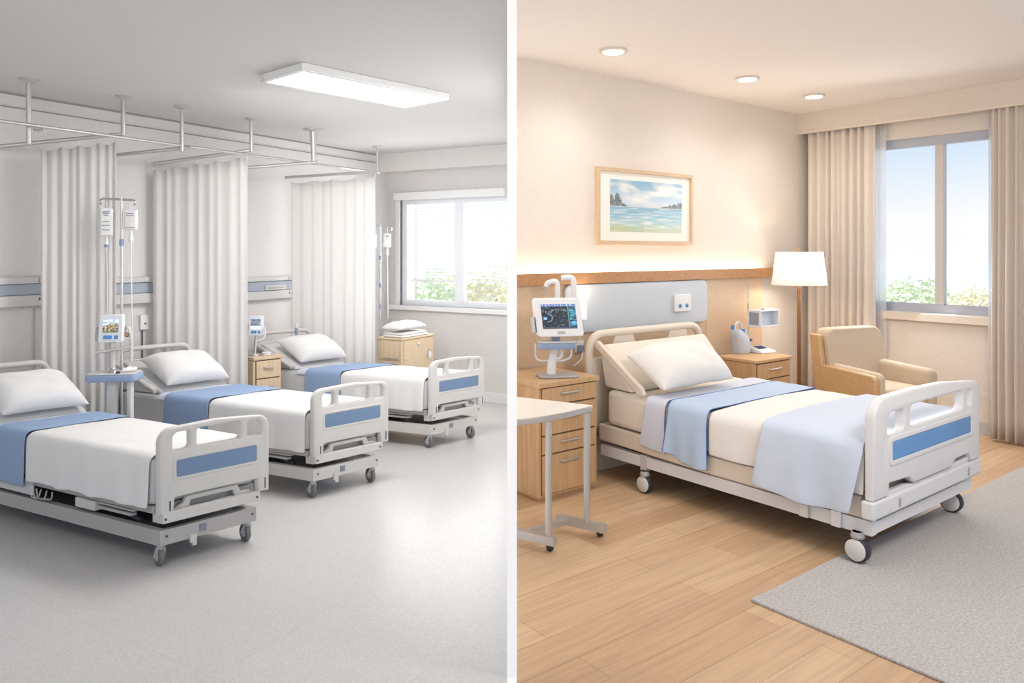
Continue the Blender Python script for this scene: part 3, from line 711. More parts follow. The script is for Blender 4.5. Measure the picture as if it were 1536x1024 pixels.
for rr, px0, px1, folds, lb, sd in ((r1, 62, 174, 8, 'white ward curtain behind the nearest bed, leftmost of three', 0), (r3, 229, 371, 9, 'white ward curtain behind the middle bed, second of three', 4), (r5, 438, 563, 8, 'white ward curtain behind the farthest bed, beside the window', 7)):
    p, q = on_rod(rr, px0), on_rod(rr, px1)
    curtain('privacy_curtain', lb, p, q, p.z-.046, q.z-.046, .06, m_curtL, folds, .014, 'ward privacy curtains', seed=sd)
# ------------------------------------------------------------------ WARD: wall units
def service(px0, px1, ytop, ymid0, ymid1, ybot, label, device=False, seam=None):
    u0 = on_v(L, px0, 400, VL)[0]; u1 = on_v(L, px1, 400, VL)[0]; pxm = (px0+px1)/2
    zz = [on_v(L, pxm, y, VL)[1] for y in (ytop, ymid0, ymid1, ybot)]
    t = thing('service_panel', label, 'wall panel', L((u0+u1)/2, VL, zz[3]), 'bedhead service panels')
    MB(L).box(u0, u1, VL+.001, VL+.045, zz[1], zz[0]).build('upper_duct', m_panelW, t, .005)
    MB(L).box(u0, u1, VL+.001, VL+.028, zz[2], zz[1]-.002).build('blue_strip', m_panelB, t, .002)
    MB(L).box(u0, u1, VL+.001, VL+.055, zz[3], zz[2]-.002).build('lower_duct', m_panelW, t, .006)
    if seam:
        us = on_v(L, seam, 420, VL)[0]
        MB(L).box(us-.003, us+.003, VL+.046, VL+.048, zz[1]+.004, zz[0]-.004).build('seam', m_line, t); MB(L).box(us-.006, us+.002, VL+.055, VL+.058, (zz[2]+zz[3])/2, zz[2]-.02).build('socket', m_metalD, t)
    if device:
        ua, ub = on_v(L, 394, 430, VL)[0], on_v(L, 424, 430, VL)[0]; za = on_v(L, 409, 434.5, VL)[1]; zb = on_v(L, 409, 427, VL)[1]
        MB(L).box(ua, ub, VL+.028, VL+.045, za, zb).build('gas_outlet', m_panelW, t, .006); MB(L).box(ua+.02, ub-.03, VL+.045, VL+.05, za+.015, zb-.015).build('outlet_slot', m_metal, t, .002)
    return t
service(-60, 70, 416, 426.5, 443.5, 461, 'grey wall service panel with blue strip at the left edge', seam=53)
service(160, 238, 415.5, 423.5, 439.5, 455, 'grey wall service panel with blue strip behind the middle bed', seam=229)
service(360, 440, 414.5, 421.5, 435.5, 448.5, 'grey wall service panel with blue strip and outlet behind the farthest bed', True, seam=428)
m = MB(L)
uc0 = on_v(L, 51, 500, VL)[0]; uc1 = on_v(L, 58, 500, VL)[0]
m.box(uc0, uc1, VL+.001, VL+.02, .1, on_v(L, 55, 462, VL)[1]); tag(m.build('cable_conduit', m_panelW, None, .003), 'vertical grey conduit below the leftmost wall service panel', 'conduit')
uo0, zo1 = on_v(L, 208.5, 472, VL); uo1, zo0 = on_v(L, 221.5, 493.5, VL)
ot = thing('wall_socket', 'white wall socket plate between the first two ward curtains', 'socket', L(uo0, VL, zo0))
MB(L).box(uo0, uo1, VL+.001, VL+.022, zo0, zo1).build('plate', m_white, ot, .004); MB(L).lathe(L((uo0+uo1)/2, VL+.022, (zo0+zo1)/2-.01), [(.007, 0), (.007, .004)], 10, (vL[0], vL[1], 0)).build('jack', m_metalD, ot)
uo = on_v(L, 212, 500, VL)[0]; MB(L).tube([(uo, VL+.012, zo0), (uo, VL+.012, .55)], .005, 6).build('cord', m_metalD, ot)
# ceiling light of the ward
zc = CL-.042
A, Bq, Cq, Dq = on_z(455, 107, zc), on_z(661, 148, zc), on_z(610, 161, zc), on_z(402, 123, zc)
cen = (A+Bq+Cq+Dq)/4; ex = (Bq-A+Cq-Dq)/2; ey = (Dq-A+Cq-Bq)/2; lx, ly = ex.length/2, ey.length/2; ex.normalize(); ey = Vector((ex.y, -ex.x, 0))
LF = Fr((cen.x, cen.y), (ex.x, ex.y), (ey.x, ey.y))
cl = thing('ceiling_light', 'long flat white ceiling light panel in the ward', 'ceiling light', (cen.x, cen.y, zc))
m = MB(LF); g = .03
m.box(-lx-g, lx+g, -ly-g, -ly, zc-.003, CL-.001); m.box(-lx-g, lx+g, ly, ly+g, zc-.003, CL-.001); m.box(-lx-g, -lx, -ly, ly, zc-.003, CL-.001); m.box(lx, lx+g, -ly, ly, zc-.003, CL-.001)
m.build('frame', m_white, cl, .003); MB(LF).box(-lx, lx, -ly, ly, zc, zc+.006).build('diffuser', m_glow, cl)
# ------------------------------------------------------------------ WARD: furniture and devices
def cabinet(fr, o, w, d, h, name, label, mat, drawers, base=.03, handle='bar', clip=None, group=None, over=.006, knobs=None):
    """front face at b=0 of the sub frame, body going to b = d; drawers [(z0, z1, kind)]"""
    cf = Fr((fr(*o, 0)[0], fr(*o, 0)[1]), fr.e1, (-fr.e2[0], -fr.e2[1]))
    t = thing(name, label, 'cabinet', cf(w/2, .02, 0), group)
    m = MB(cf); m.box(0, w, .012, d, base, h-.028)
    if clip: m.clip(*clip)
    m.build('carcass', mat, t, 0 if clip else .003)
    m = MB(cf); m.box(-over, w+over, -.008, d+.002, h-.026, h)
    if clip: m.clip(*clip)
    m.build('top', mat, t, 0 if clip else .005)
    for (z0, z1, kind) in drawers:
        dr = MB(cf).box(.022, w-.022, .0, .0115, z0, z1).build('door' if kind == 'door' else 'drawer', mat, t, .0015)
        MB(cf).box(.018, w-.018, .0085, .0118, z0-.004, z1+.004).build('shadow_gap', m_cab_in, dr)
        zm = (z0+z1)/2+.012 if kind != 'door' else z1-.045
        if handle == 'bar':
            c = w*.5; hw = min(.075, w*.16)
            MB(cf).tube(arc_path([cf(c-hw, -.001, zm), cf(c-hw*.9, -.02, zm), cf(c+hw*.9, -.02, zm), cf(c+hw, -.001, zm)], .012), .006, 8, world=True).build('handle', m_alu, dr, smooth=True)
    m = MB(cf); m.box(.015, w-.015, .03, d-.01, 0, base)
    if clip: m.clip(*clip)
    m.build('plinth', mat, t)
    return cf, t
E1 = dirv(45); NF = Fr((0, 0), E1, (math.sin(math.radians(120)), math.cos(math.radians(120))))
na, nb_ = NF.inv(-2.02, 5.85)
nh = H-(536-HY)/F*5.85
cabinet(NF, (na, nb_), .237, .16, nh, 'bedside_cabinet', 'pale wood bedside cabinet between the middle and farthest ward beds', m_oakL, [(nh-.17, nh-.035, 'drawer'), (nh-.32, nh-.18, 'drawer'), (.04, nh-.33, 'door')])
# tall back cabinet with linens
KF = Fr((-1.0, 6.75), uL, (-vL[0], -vL[1])); kh = H-(508-HY)/F*6.75
kt = thing('storage_cabinet', 'pale wood storage cabinet under folded linens by the ward window', 'cabinet', KF(.25, .14, 0))
MB(KF).box(.0, .49, .0, .285, .04, kh-.02).build('carcass', m_oakL, kt, .004); MB(KF).box(-.008, .498, -.008, .29, kh-.018, kh).build('top', m_oakL, kt, .004); MB(KF).box(.02, .47, .02, .27, 0, .04).build('plinth', m_metalD, kt)
sd = MB(KF).box(.03, .46, -.006, .0, .08, kh-.04).build('door', m_oakL, kt, .002)
m = MB(KF); m.lathe(KF(.24, -.006, kh-.075), [(.012, 0), (.014, .006), (.006, .016)], 12, (vL[0], vL[1], 0)); m.lathe(KF(.045, -.006, kh-.19), [(.008, 0), (.010, .006), (.005, .012)], 12, (vL[0], vL[1], 0)); m.build('knob', m_chrome, sd, smooth=True)
for z0, z1 in ((kh-.20, kh-.045), (.08, kh-.21)):
    dr = MB(KF).box(-.006, .0, .02, .265, z0, z1).build('drawer', m_oakL, kt, .002)
    MB(KF).tube([(-.022, .03, z0+.02 if z0 > .2 else z1-.02), (-.022, .2, z0+.02 if z0 > .2 else z1-.02)], .006, 8).build('handle', m_chrome, dr, smooth=True)
for k, (zz, dx, lb) in enumerate([(kh+.002, 0, 'folded white sheet at the bottom of the linen pile on the ward cabinet'), (kh+.024, .012, 'folded white sheet in the middle of the linen pile on the ward cabinet')]):
    m = MB(KF); 
    m.plate(rrect(.03+dx, .42-dx, .0+dx, .25, .03), [], 0, .02, .009, flat=True)
    m.v = [Vector((v.x, v.y, v.z+zz)) for v in m.v]
    tag(m.build('folded_sheet', m_sheet, None, smooth=True), lb, 'folded linen', 'linen pile')
c = KF(.20, .125, kh+.046+.045)
pillow('pillow', 'spare white pillow lying on the linen pile by the ward window', m_sheet, c, Vector((uL[0], uL[1], 0))*.205, Vector((-vL[0], -vL[1], 0))*.115, Vector((0, 0, 1)), .05, None, seed=60, pinch=.04)
sb_ = KF(.40, -.022, kh-.22)
sbt = thing('sanitizer_bottle', 'small clear bottle fixed to the right side of the ward storage cabinet', 'bottle', sb_)
MB().lathe(sb_, [(.012, 0), (.016, .004), (.016, .045), (.006, .06), (.006, .07)], 14).build('bottle_body', m_clear, sbt, smooth=True); MB().lathe(sb_+Vector((0, 0, .07)), [(.009, 0), (.009, .016)], 12).build('pump', m_chrome, sbt, smooth=True)
# drip stands
def bag(c, w, h, d, rot, hang_top, label, tube_to, chamber=True, text=None, group='drip bags', blue=False):
    """hanging bag: body, printed label, hanger loop, drip chamber, line"""
    ax = Vector((math.cos(rot), math.sin(rot), 0)); fr = Fr((c.x, c.y), (ax.x, ax.y), (-ax.y, ax.x))
    t = thing('drip_bag', label, 'drip bag', (c.x, c.y, c.z), group)
    m = MB(fr); m.plate(rrect(-w/2, w/2, c.z, c.z+h, [.012, .012, .008, .008]), [], -d/2, d/2, d*.35); m.build('bag_body', m_bag, t, smooth=True)
    MB().tube([fr(0, 0, c.z+h-.004), fr(0, 0, hang_top-.010)], .004, 6, world=True).build('hanger', m_clear, t)
    if text:
        for mt, nm, rows in ((m_printB, 'heading', [(.80, .5)]), (m_print, 'printed_lines', text)):
            q = MB(fr)
            for zz, ww in rows: q.box(-w*ww/2-.002, w*ww/2, -d/2-.0012, -d/2-.0004, c.z+h*zz, c.z+h*zz+h*.035)
            q.build(nm, mt, t)
    zc_ = c.z-.01
    MB().lathe((c.x, c.y, zc_-.09), [(.004, 0), (.005, .02), (.017 if not blue else .014, .035), (.012, .05), (.007, .09), (.006, .105)], 12).build('drip_chamber', m_bag, t, smooth=True)
    if blue: MB().lathe((c.x, c.y, zc_-.062), [(.011, 0), (.0155, .006), (.013, .02)], 12).build('clamp', m_devB, t, smooth=True)
    MB().tube([Vector((c.x, c.y, zc_-.085)), Vector((c.x+.004, c.y, (zc_+tube_to)/2)), Vector((c.x+.006, c.y, tube_to))], .004, 6, world=True).build('drip_line', m_clear, t)
    return t
def drip_stand(px, Y, ytop, xl, xr, label, base_r, yb, sleeve=()):
    p = at(px, ytop, Y); t = thing('drip_stand', label, 'drip stand', (p.x, Y, 0), 'drip stands')
    MB().tube([(p.x, Y, .05), (p.x, Y, p.z+.01)], .008, 10, world=True).build('pole', m_chrome, t, smooth=True)
    l = at(xl, ytop, Y); r = at(xr, ytop+2, Y)
    hk = MB()
    hk.tube([(l.x+.01, Y, l.z-.035), (l.x-.005, Y, l.z-.02), (l.x+.005, Y, l.z-.003), (l.x+.02, Y, l.z), (p.x, Y, p.z-.004), (r.x-.02, Y, r.z), (r.x-.002, Y, r.z-.004), (r.x+.004, Y, r.z-.02), (r.x-.010, Y, r.z-.03)], .0075, 8, world=True)
    hk.build('hook_arm', m_chrome, t, smooth=True)
    for y in sleeve:
        q = at(px, y, Y); MB().lathe(q, [(.012, -.02), (.014, 0), (.012, .025)], 12).build('clamp_sleeve', m_devB, t, smooth=True)
    for k in range(5):
        a = 2*pi*k/5+.3; e = Vector((p.x+base_r*math.cos(a), Y+base_r*math.sin(a), .03))
        MB().tube([(p.x, Y, .06), e], .010, 8, world=True).build('foot', m_chrome, t, smooth=True)
        MB().lathe((e.x, e.y, .0), [(.006, 0), (.018, .006), (.018, .026), (.006, .032)], 12).build('castor', m_tyreG, t, smooth=True)
    return l, p, r
l, p, r = drip_stand(182.5, 4.78, 298, 150, 203, 'chrome drip stand beside the leftmost ward curtain', .075, 600, (364,))
c = at(160, 354, 4.78); bag(Vector((c.x, c.y-.0, c.z)), 17.5/F*4.78, 42/F*4.78, .03, .25, l.z, 'left drip bag with grey print on the stand by the leftmost ward curtain', at(0, 480, 4.78).z, text=[(.86, .55), (.72, .3), (.5, .45), (.36, .6), (.2, .5)], blue=True)
c = at(196.5, 345, 4.78); bag(c, 19/F*4.78, 30/F*4.78, .03, .1, r.z, 'right drip bag with blue heading on the stand by the leftmost ward curtain', at(0, 500, 4.78).z, text=[(.70, .55), (.12, .7)])
l, p, r = drip_stand(570.5, 7.16, 338.5, 553, 587, 'thin drip stand behind the linen cabinet in the ward corner', .12, 480, (387, 428, 460))
c = at(560, 372, 7.16-.0); bag(c, 9.5/F*7.16, 21/F*7.16, .03, .1, l.z, 'left drip bag on the thin stand in the ward corner', at(0, 400, 7.16).z, text=[(.7, .3), (.4, .4)])
c = at(581, 371, 7.16); bag(c, 11/F*7.16, 21/F*7.16, .03, .1, r.z, 'right drip bag on the thin stand in the ward corner', at(0, 478, 7.16).z, text=[(.75, .4), (.6, .3)])
# ---- patient monitor on a trolley column
m_scr = canvas_mat('lit screen', .75); m_scrD = canvas_mat('lit dark screen', 1.0); m_paint = canvas_mat('painted paper', 0)
def scr_ward(s, t):
    blu, wht = C(120, 150, 190), C(226, 234, 244)
    if t > .92: return mixc(C(60, 90, 140), wht, .5+.5*math.sin(s*40)*nz(s*9, 3))
    h = .42+.25*math.sin(s*2.4)+.12*nz(s*5, 1)
    if t > h: return mixc(blu, wht, .55+1.2*nz(s*5, t*9))
    return mixc(C(190, 172, 132), C(72, 74, 66), .45+1.3*nz(s*8, t*12, 5)+(h-t)*.5) if t > .06 else C(90, 120, 90)
def monitor_ward(c, w, h, yaw, tilt, name, label, group, scr):
    """portrait bedside monitor: body, screen, two soft keys, side grip; c is the centre of its lower edge"""
    fr = Fr((c.x, c.y), (math.cos(yaw), math.sin(yaw)), (-math.sin(yaw), math.cos(yaw)))
    t = thing(name, label, 'monitor', (c.x, c.y, c.z), group); sh = tilt
    def P(a, z, b): return fr(a, b+sh*z, c.z+z)
    m = MB(); q = rrect(-w/2, w/2, 0, h, .012); n = len(q)
    m.add([P(a*(1 if z > h*.5 else 1.06), z, -.022) for a, z in q]+[P(a*.94, z, .03) for a, z in q], [tuple(range(n)), tuple(range(n, 2*n))[::-1]]+[(i, (i+1) % n, n+(i+1) % n, n+i) for i in range(n)], world=True)
    m.build('housing', m_dev, t, .004)
    canvas(lambda s, u: P(w*(-.34+.68*s), h*(.36+.5*u), -.0235), 30, 30, scr, 'screen', m_scr, t)
    for a0, a1 in ((-.28, .08), (.18, .34)):
        m = MB(); q = rrect(w*a0, w*a1, h*.13, h*.26, .004); n = len(q); m.add([P(a, z, -.0265) for a, z in q]+[P(a, z, -.022) for a, z in q], [tuple(range(n)), tuple(range(n, 2*n))[::-1]]+[(i, (i+1) % n, n+(i+1) % n, n+i) for i in range(n)], world=True); m.build('soft_key', m_blueP, t)
    m = MB(); m.add([P(a, z, b) for z in (h*.02, h*.55) for b in (.0, .03) for a in (-w*.72, -w*.5)], [(0, 2, 3, 1), (4, 5, 7, 6), (0, 1, 5, 4), (2, 6, 7, 3), (0, 4, 6, 2), (1, 3, 7, 5)], world=True); m.build('side_battery', m_metal, t, .006)
    return fr, t
Y = 4.60
c = at(167, 513, Y); fr_, mt = monitor_ward(c, 33/F*Y, 41/F*Y, .12, .12, 'patient_monitor', 'portrait monitor with colour picture on the trolley before the leftmost ward curtain', None, scr_ward)
tz = H-(558-HY)/F*Y; tc_ = at(171, 558, Y)
tt = thing('monitor_trolley', 'grey trolley column with blue edged tray before the leftmost ward curtain', 'trolley', (tc_.x, Y, 0))
pc = at(168.5, 540, Y)
MB().lathe((pc.x, Y+.0, tz), [(.045, 0), (.04, .012), (.022, .02), (.018, .03)], 16).build('column_foot', m_chrome, tt, smooth=True)
MB().tube([(pc.x, Y, tz+.02), (pc.x, Y, c.z-.003)], .019, 12, world=True).build('column', m_alu, tt, smooth=True)
TF = Fr((tc_.x, Y), (math.cos(.12), math.sin(.12)), (-math.sin(.12), math.cos(.12)))
MB(TF).plate(rrect(-.14, .145, -.075, .085, .03), [], tz-.006, tz, .002, flat=True).build('tray', m_plas, tt, smooth=True)
MB(TF).plate(rrect(-.145, .15, -.08, .09, .032), [], tz-.05, tz-.007, .008, flat=True).build('tray_edge', m_devB, tt, smooth=True)
for px, w in ((168, .030), (195.5, .016)):
    q = at(px, 580, Y); MB().box(q.x-w*.9, q.x+w*.9, Y-.02, Y+.02, .05, tz-.05).build('leg', m_plas, tt, .006)
MB(TF).plate(rrect(-.15, .12, -.075, .05, .03), [], .022, .05, .01, flat=True).build('trolley_base', m_plas, tt, smooth=True)
for a in (-.12, .09):
    for b in (-.055, .03): MB().lathe(TF(a, b, 0), [(.008, 0), (.016, .005), (.014, .0215)], 12).build('castor', m_tyreG, tt, smooth=True)
hp, hq = at(143, 529, Y-.06), at(197, 520, Y+.02); MB().tube([hp, hq], .009, 10, world=True).build('push_handle', m_alu, tt, smooth=True)
MB().tube([at(163, 527, Y-.03), at(168, 530, Y)], .008, 8, world=True).build('handle_clamp', m_alu, tt, smooth=True)
hs = thing('breathing_hose', 'coiled pale hose hanging beside the portrait monitor', 'hose', at(190, 540, Y+.05))
MB().tube(arc_path([at(188, 499, Y+.07), at(188.5, 490, Y+.07), at(193, 491, Y+.05), at(196.5, 500, Y+.05), at(197, 525, Y+.05), at(196.5, 541, Y+.05)], .03, 6), .010, 8, world=True).build('hose_loop', m_plas, hs, smooth=True)
MB().lathe(at(190.5, 502, Y+.05), [(.010, -.016), (.015, 0), (.010, .016)], 12, (0.3, -1, .2)).build('connector', m_brass, hs, smooth=True)
# things on the trolley tray
tg = thing('blood_pressure_cuff', 'bunched pale cuff lying on the blue edged trolley tray', 'cuff', TF(.07, .02, tz))
MB(TF).tube([TF(.065, .02, tz+.014), TF(.075, .05, tz+.016), TF(.11, .04, tz+.015), TF(.12, 0, tz+.014), TF(.06, -.02, tz+.014)], .012, 8, world=True).build('cuff_tube', m_dev, tg, smooth=True); MB(TF).box(.03, .055, -.06, -.045, tz+.0005, tz+.012).build('clip', m_tyre, tg, .003)
# second ward monitor on the bedside cabinet
Y = 5.97; c = at(384, 503, Y); 
def scr2(s, t):
    if t > .85: return C(96, 120, 156)
    if t < .3: return mixc(C(150, 200, 235), C(240, 246, 250), .5+2*nz(s*12, t*12))
    return mixc(C(150, 160, 170), C(60, 64, 76), .5+2.4*nz(s*8+4, t*8))
fr2, mt2 = monitor_ward(c, 21/F*Y, 29/F*Y, .05, .10, 'patient_monitor', 'small portrait monitor on the pale bedside cabinet by the farthest ward bed', None, scr2)
q = at(382, 531, Y)
q.z = nh
MB().lathe((q.x, q.y, nh+.001), [(.05, 0), (.048, .010), (.02, .016), (.010, .02)], 16).build('stand_base', m_chrome, mt2, smooth=True); MB().tube([(q.x, q.y, nh+.015), (c.x, c.y+.01, c.z+.005)], .012, 8, world=True).build('stand_column', m_chrome, mt2, smooth=True)
kb = MB(); kb.tube(arc_path([at(392, 500, Y-.02), at(397, 490, Y-.03), at(398, 500, Y-.03), at(396, 508, Y-.03), at(384, 511, Y-.03)], .02), .006, 6, world=True); kb.build('sensor_lead', m_dev, mt2, smooth=True)
cb = thing('coiled_tubing', 'coil of white tubing on the pale bedside cabinet beside the small monitor', 'tubing', (q.x+.08, q.y-.02, nh))
m = MB()
cc = at(394, 529, 5.98)
for k in range(3): m.tube([(cc.x+.03+.028*math.cos(t*2*pi/18)*(1+.1*k), cc.y-.005+.02*math.sin(t*2*pi/18), nh+.006+.008*k) for t in range(18)], .0045, 6, world=True, closed=True)
m.build('coil', m_dev, cb, smooth=True)
# handset clipped on the farthest bed's headboard
hp = at(445, 505, 6.53); ch_ = thing('call_handset', 'white and blue handset clipped on the headboard of the farthest ward bed', 'handset', hp)
MB().tube([at(445, 503, 6.5), at(444.5, 492, 6.5)], .013, 10, world=True).build('grip', m_devB, ch_, smooth=True); MB().tube([at(445, 491.5, 6.5), at(445.5, 484, 6.5)], .011, 10, world=True).build('tip', m_dev, ch_, smooth=True)
# ------------------------------------------------------------------ PRIVATE ROOM: wall panelling
pv = -3.885                                     # face of the wood panelling
uE = on_v(R, 1143, 500, pv)[0]; uZ = on_v(R, 1172, 400, pv)[0]; uS = on_v(R, 1059, 450, pv)[0]
rz1 = 1.34; rz0 = 1.262
pn = MB(R); pn.box(2.4, uS-.002, VR+.001, pv, .0, rz0); pn.box(uS+.002, uE, VR+.001, pv, .0, rz0); pn.clip(PX+.001, True)
pn = struct(pn.build('trim_6', m_oakP))
pm = MB(R); pm.box(2.4, uZ, pv-.02, pv+.035, rz0, rz1); pm.clip(PX+.001, True); pm.build('ledge_rail', m_rail, pn)
pm = MB(R); pm.box(3.10, uZ-.25, VR+.008, VR+.034, rz0+.03, rz0+.05); pm.clip(PX+.01, True); pm.build('cove_strip', m_led, pn)
pm = MB(R); pm.box(2.4, uZ, VR+.001, pv-.02, rz0, rz0+.012); pm.clip(PX+.001, True); pm.build('cove_shelf', m_oakP, pn)
pm = MB(R); pm.box(2.4, uZ-1, pv, pv+.012, 0, .09); pm.clip(PX+.001, True); pm.build('skirting', m_plas, pn)
# padded panel
ua = on_v(R, 868, 460, pv)[0]; ub = on_v(R, 1057, 460, pv)[0]; zt = on_v(R, 1056, 417, pv)[1]; zb = on_v(R, 1056, 482, pv)[1]
zt = min(zt, rz0-.005); ua = ua-.15
hp_ = MB(R).plate(rrect(ua, ub, zb, zt, .05), [], pv+.001, pv+.03, .012).build('padded_headboard', m_pad, None, smooth=True); tag(hp_, 'ice blue padded wall panel above the private room bed', 'headboard')
u0, z1 = on_v(R, 1010, 442, pv+.03); u1, z0 = on_v(R, 1034, 466, pv+.03)
cp = thing('call_plate', 'white wall plate with two blue buttons on the padded panel', 'switch plate', R(u0, pv, z0))
MB(R).box(u0, u1, pv+.031, pv+.05, z0, z1).build('plate', m_white, cp, .004)
for f_ in (.30, .72): MB().lathe(R(u0+(u1-u0)*f_, pv+.05, z0+(z1-z0)*.35), [(.016, 0), (.015, .005), (.008, .008)], 16, (vR[0], vR[1], 0)).build('button', m_blueP, cp, smooth=True)
# picture
a0, zt0 = on_v(R, 892, 249, VR); a1, zt1 = on_v(R, 1035, 264, VR); zb0 = on_v(R, 892, 365.5, VR)[1]; zb1 = on_v(R, 1035, 367, VR)[1]
zt = (zt0+zt1)/2; zb = (zb0+zb1)/2
pc_ = thing('framed_picture', 'seaside watercolour in a light oak frame above the padded panel', 'picture', R((a0+a1)/2, VR, zb))
fw = .026
m = MB(R); m.box(a0, a1, VR+.002, VR+.035, zt-fw, zt); m.box(a0, a1, VR+.002, VR+.035, zb, zb+fw); m.box(a0, a0+fw, VR+.002, VR+.035, zb+fw, zt-fw); m.box(a1-fw, a1, VR+.002, VR+.035, zb+fw, zt-fw); m.build('frame', m_frameW, pc_)
MB(R).box(a0+fw, a1-fw, VR+.004, VR+.016, zb+fw, zt-fw).build('mount', m_mount, pc_)
ia0, ia1 = a0+(a1-a0)*.13, a1-(a1-a0)*.115; iz0, iz1 = zb+(zt-zb)*.165, zt-(zt-zb)*.145
def sea(s, t):
    hz = .49
    if t > hz:
        sky = mixc(C(206, 220, 230), C(132, 178, 206), (t-hz)/(1-hz)*1.1)
        n = nz(s*3.2, t*7, 2)+.5*nz(s*8, t*14, 5)
        c = mixc(sky, C(240, 236, 228), (n+.25)*1.5*(1 if t < .93 else .4))
        c = mixc(c, C(176, 194, 206), max(0, .75-(t-hz)*6)*.7)
        hl = hz+.20*max(0, 1-s/.24)*(1+.5*nz(s*26, 1))+(.11 if .06 < s < .15 else 0)*max(0, .8+.9*nz(s*40, 3))
        hr = hz+.13*max(0, (s-.66)/.34)*(1+.5*nz(s*30, 7))
        if t < hl or t < hr: c = mixc(C(78, 92, 100), C(128, 138, 138), .4+1.4*nz(s*26, t*26))
        return mixc(c, C(222, 226, 226), .06)
    d = (hz-t)/hz; d = max(0, d)
    c = mixc(C(122, 172, 200), C(166, 204, 214), d*1.6)
    c = mixc(c, C(198, 202, 160), (d-.5)*2+.5*nz(s*4, t*10))
    w = nz(s*5+3, t*42, 1)+.4*nz(s*12, t*70)
    c = mixc(c, C(236, 238, 232), max(0, w)*1.1); c = mixc(c, C(92, 146, 178), max(0, -w)*(.7 if d < .6 else .2))
    if s < .45 and d > .75: c = mixc(c, C(168, 186, 128), .5)
    return mixc(mixc(c, C(214, 206, 186), .8) if d < .03 else c, C(222, 226, 224), .08)
canvas(lambda s, t: R(ia0+(ia1-ia0)*s, VR+.0175, iz0+(iz1-iz0)*t), 110, 80, sea, 'watercolour', m_paint, pc_)
# downlights
for (px, py, r_, lb) in ((920, 76.5, .085, 'round recessed downlight nearest the partition, leftmost of three'), (1121, 118, .085, 'middle of the three round recessed downlights'), (1221, 144, .085, 'round recessed downlight nearest the window pelmet')):
    c = on_z(px, py, CR-.005); t = thing('downlight', lb, 'downlight', (c.x, c.y, CR-.02), 'recessed downlights')
    MB().lathe((c.x, c.y, CR-.014), [(r_*.70, .0), (r_*1.02, 0), (r_*1.06, .006), (r_*1.06, .013)], 32).build('trim_ring', m_val, t, smooth=True)
    MB().lathe((c.x, c.y, CR-.016), [(.001, 0), (r_*.78, 0), (r_*.80, .004)], 32).build('glow_lens', m_down, t)
    ld = bpy.data.lights.new('downlight beam', 'SPOT'); ld.energy = 23; ld.color = (1, .97, .93); ld.spot_size = 2.8; ld.spot_blend = 1; ld.shadow_soft_size = .12
    lo = bpy.data.objects.new('downlight beam', ld); COL.objects.link(lo); lo.location = (c.x, c.y, CR-.06)
# bedside cabinets
c1u, c1v = 2.858, -3.385
ch1 = H-(576-HY)/F*R(c1u, c1v, 0)[1]
cabinet(R, (c1u, c1v), .478, .48, ch1, 'bedside_cabinet', 'oak cabinet with three drawers and lower door under the landscape monitor', m_oak,
        [(.572, ch1-.034, 'drawer'), (.394, .562, 'drawer'), (.280, .384, 'drawer'), (.04, .270, 'door')], clip=(PX+.003, True), base=.02)
c2u, c2v = 5.047, -3.385
ch2 = H-(541-HY)/F*R(c2u, c2v, 0)[1]
cabinet(R, (c2u, c2v), .49, .36, ch2, 'bedside_cabinet', 'oak cabinet right of the private room bed below the desk telephone', m_oak,
        [(ch2-.155, ch2-.035, 'drawer'), (ch2-.30, ch2-.165, 'drawer'), (.045, ch2-.31, 'door')])
# monitor on cabinet 1
my = 4.80
bc = on_z(836, 563, ch1+.006)
yaw = .14
MF = Fr((bc.x, bc.y), (math.cos(yaw), math.sin(yaw)), (-math.sin(yaw), math.cos(yaw)))
mo = thing('patient_monitor', 'white landscape monitor with dark waveform screen on the left oak cabinet', 'monitor', MF(0, 0, ch1))
MB(MF).plate(rrect(-.125, .125, -.085, .085, .03), [], ch1+.001, ch1+.016, .005, flat=True).build('stand_base', m_metal, mo, smooth=True)
zt_, zb_ = H-(508-HY)/F*my, H-(519-HY)/F*my
MB(MF).tube([MF(-.035, .02, ch1+.015), MF(-.03, .02, ch1+.09), MF(-.01, .02, zb_)], [.03, .026, .024], 12, world=True).build('stand_column', m_dev, mo, smooth=True)
MB(MF).plate(rrect(-.12, .108, -.07, .07, .03), [], zb_, zt_-.006, .006, flat=True).build('stand_tray', m_devB, mo, smooth=True)
MB(MF).plate(rrect(-.122, .11, -.072, .072, .03), [], zt_-.006, zt_, .002, flat=True).build('tray_top', m_plas, mo, smooth=True)
z0, z1 = H-(501-HY)/F*my, H-(446-HY)/F*my
MB(MF).box(-.03, .02, .0, .05, zt_, z0+.02).build('neck', m_devB, mo, .006)
hw = .147
def mp_(a, z, b): return MF(a+.012*(z0+.1-z)/.2*-1*0+ (.018*(1-(z-z0)/(z1-z0))), b+.05*((z-z0)/(z1-z0)-.5), z)
q = rrect(-hw, hw, z0, z1, .022); n = len(q)
m = MB(); m.add([mp_(a, z, -.02) for a, z in q]+[mp_(a*1.0-.006, z, .06) for a, z in q], [tuple(range(n)), tuple(range(n, 2*n))[::-1]]+[(i, (i+1) % n, n+(i+1) % n, n+i) for i in range(n)], world=True); m.build('housing', m_dev, mo, .008, seg=3)
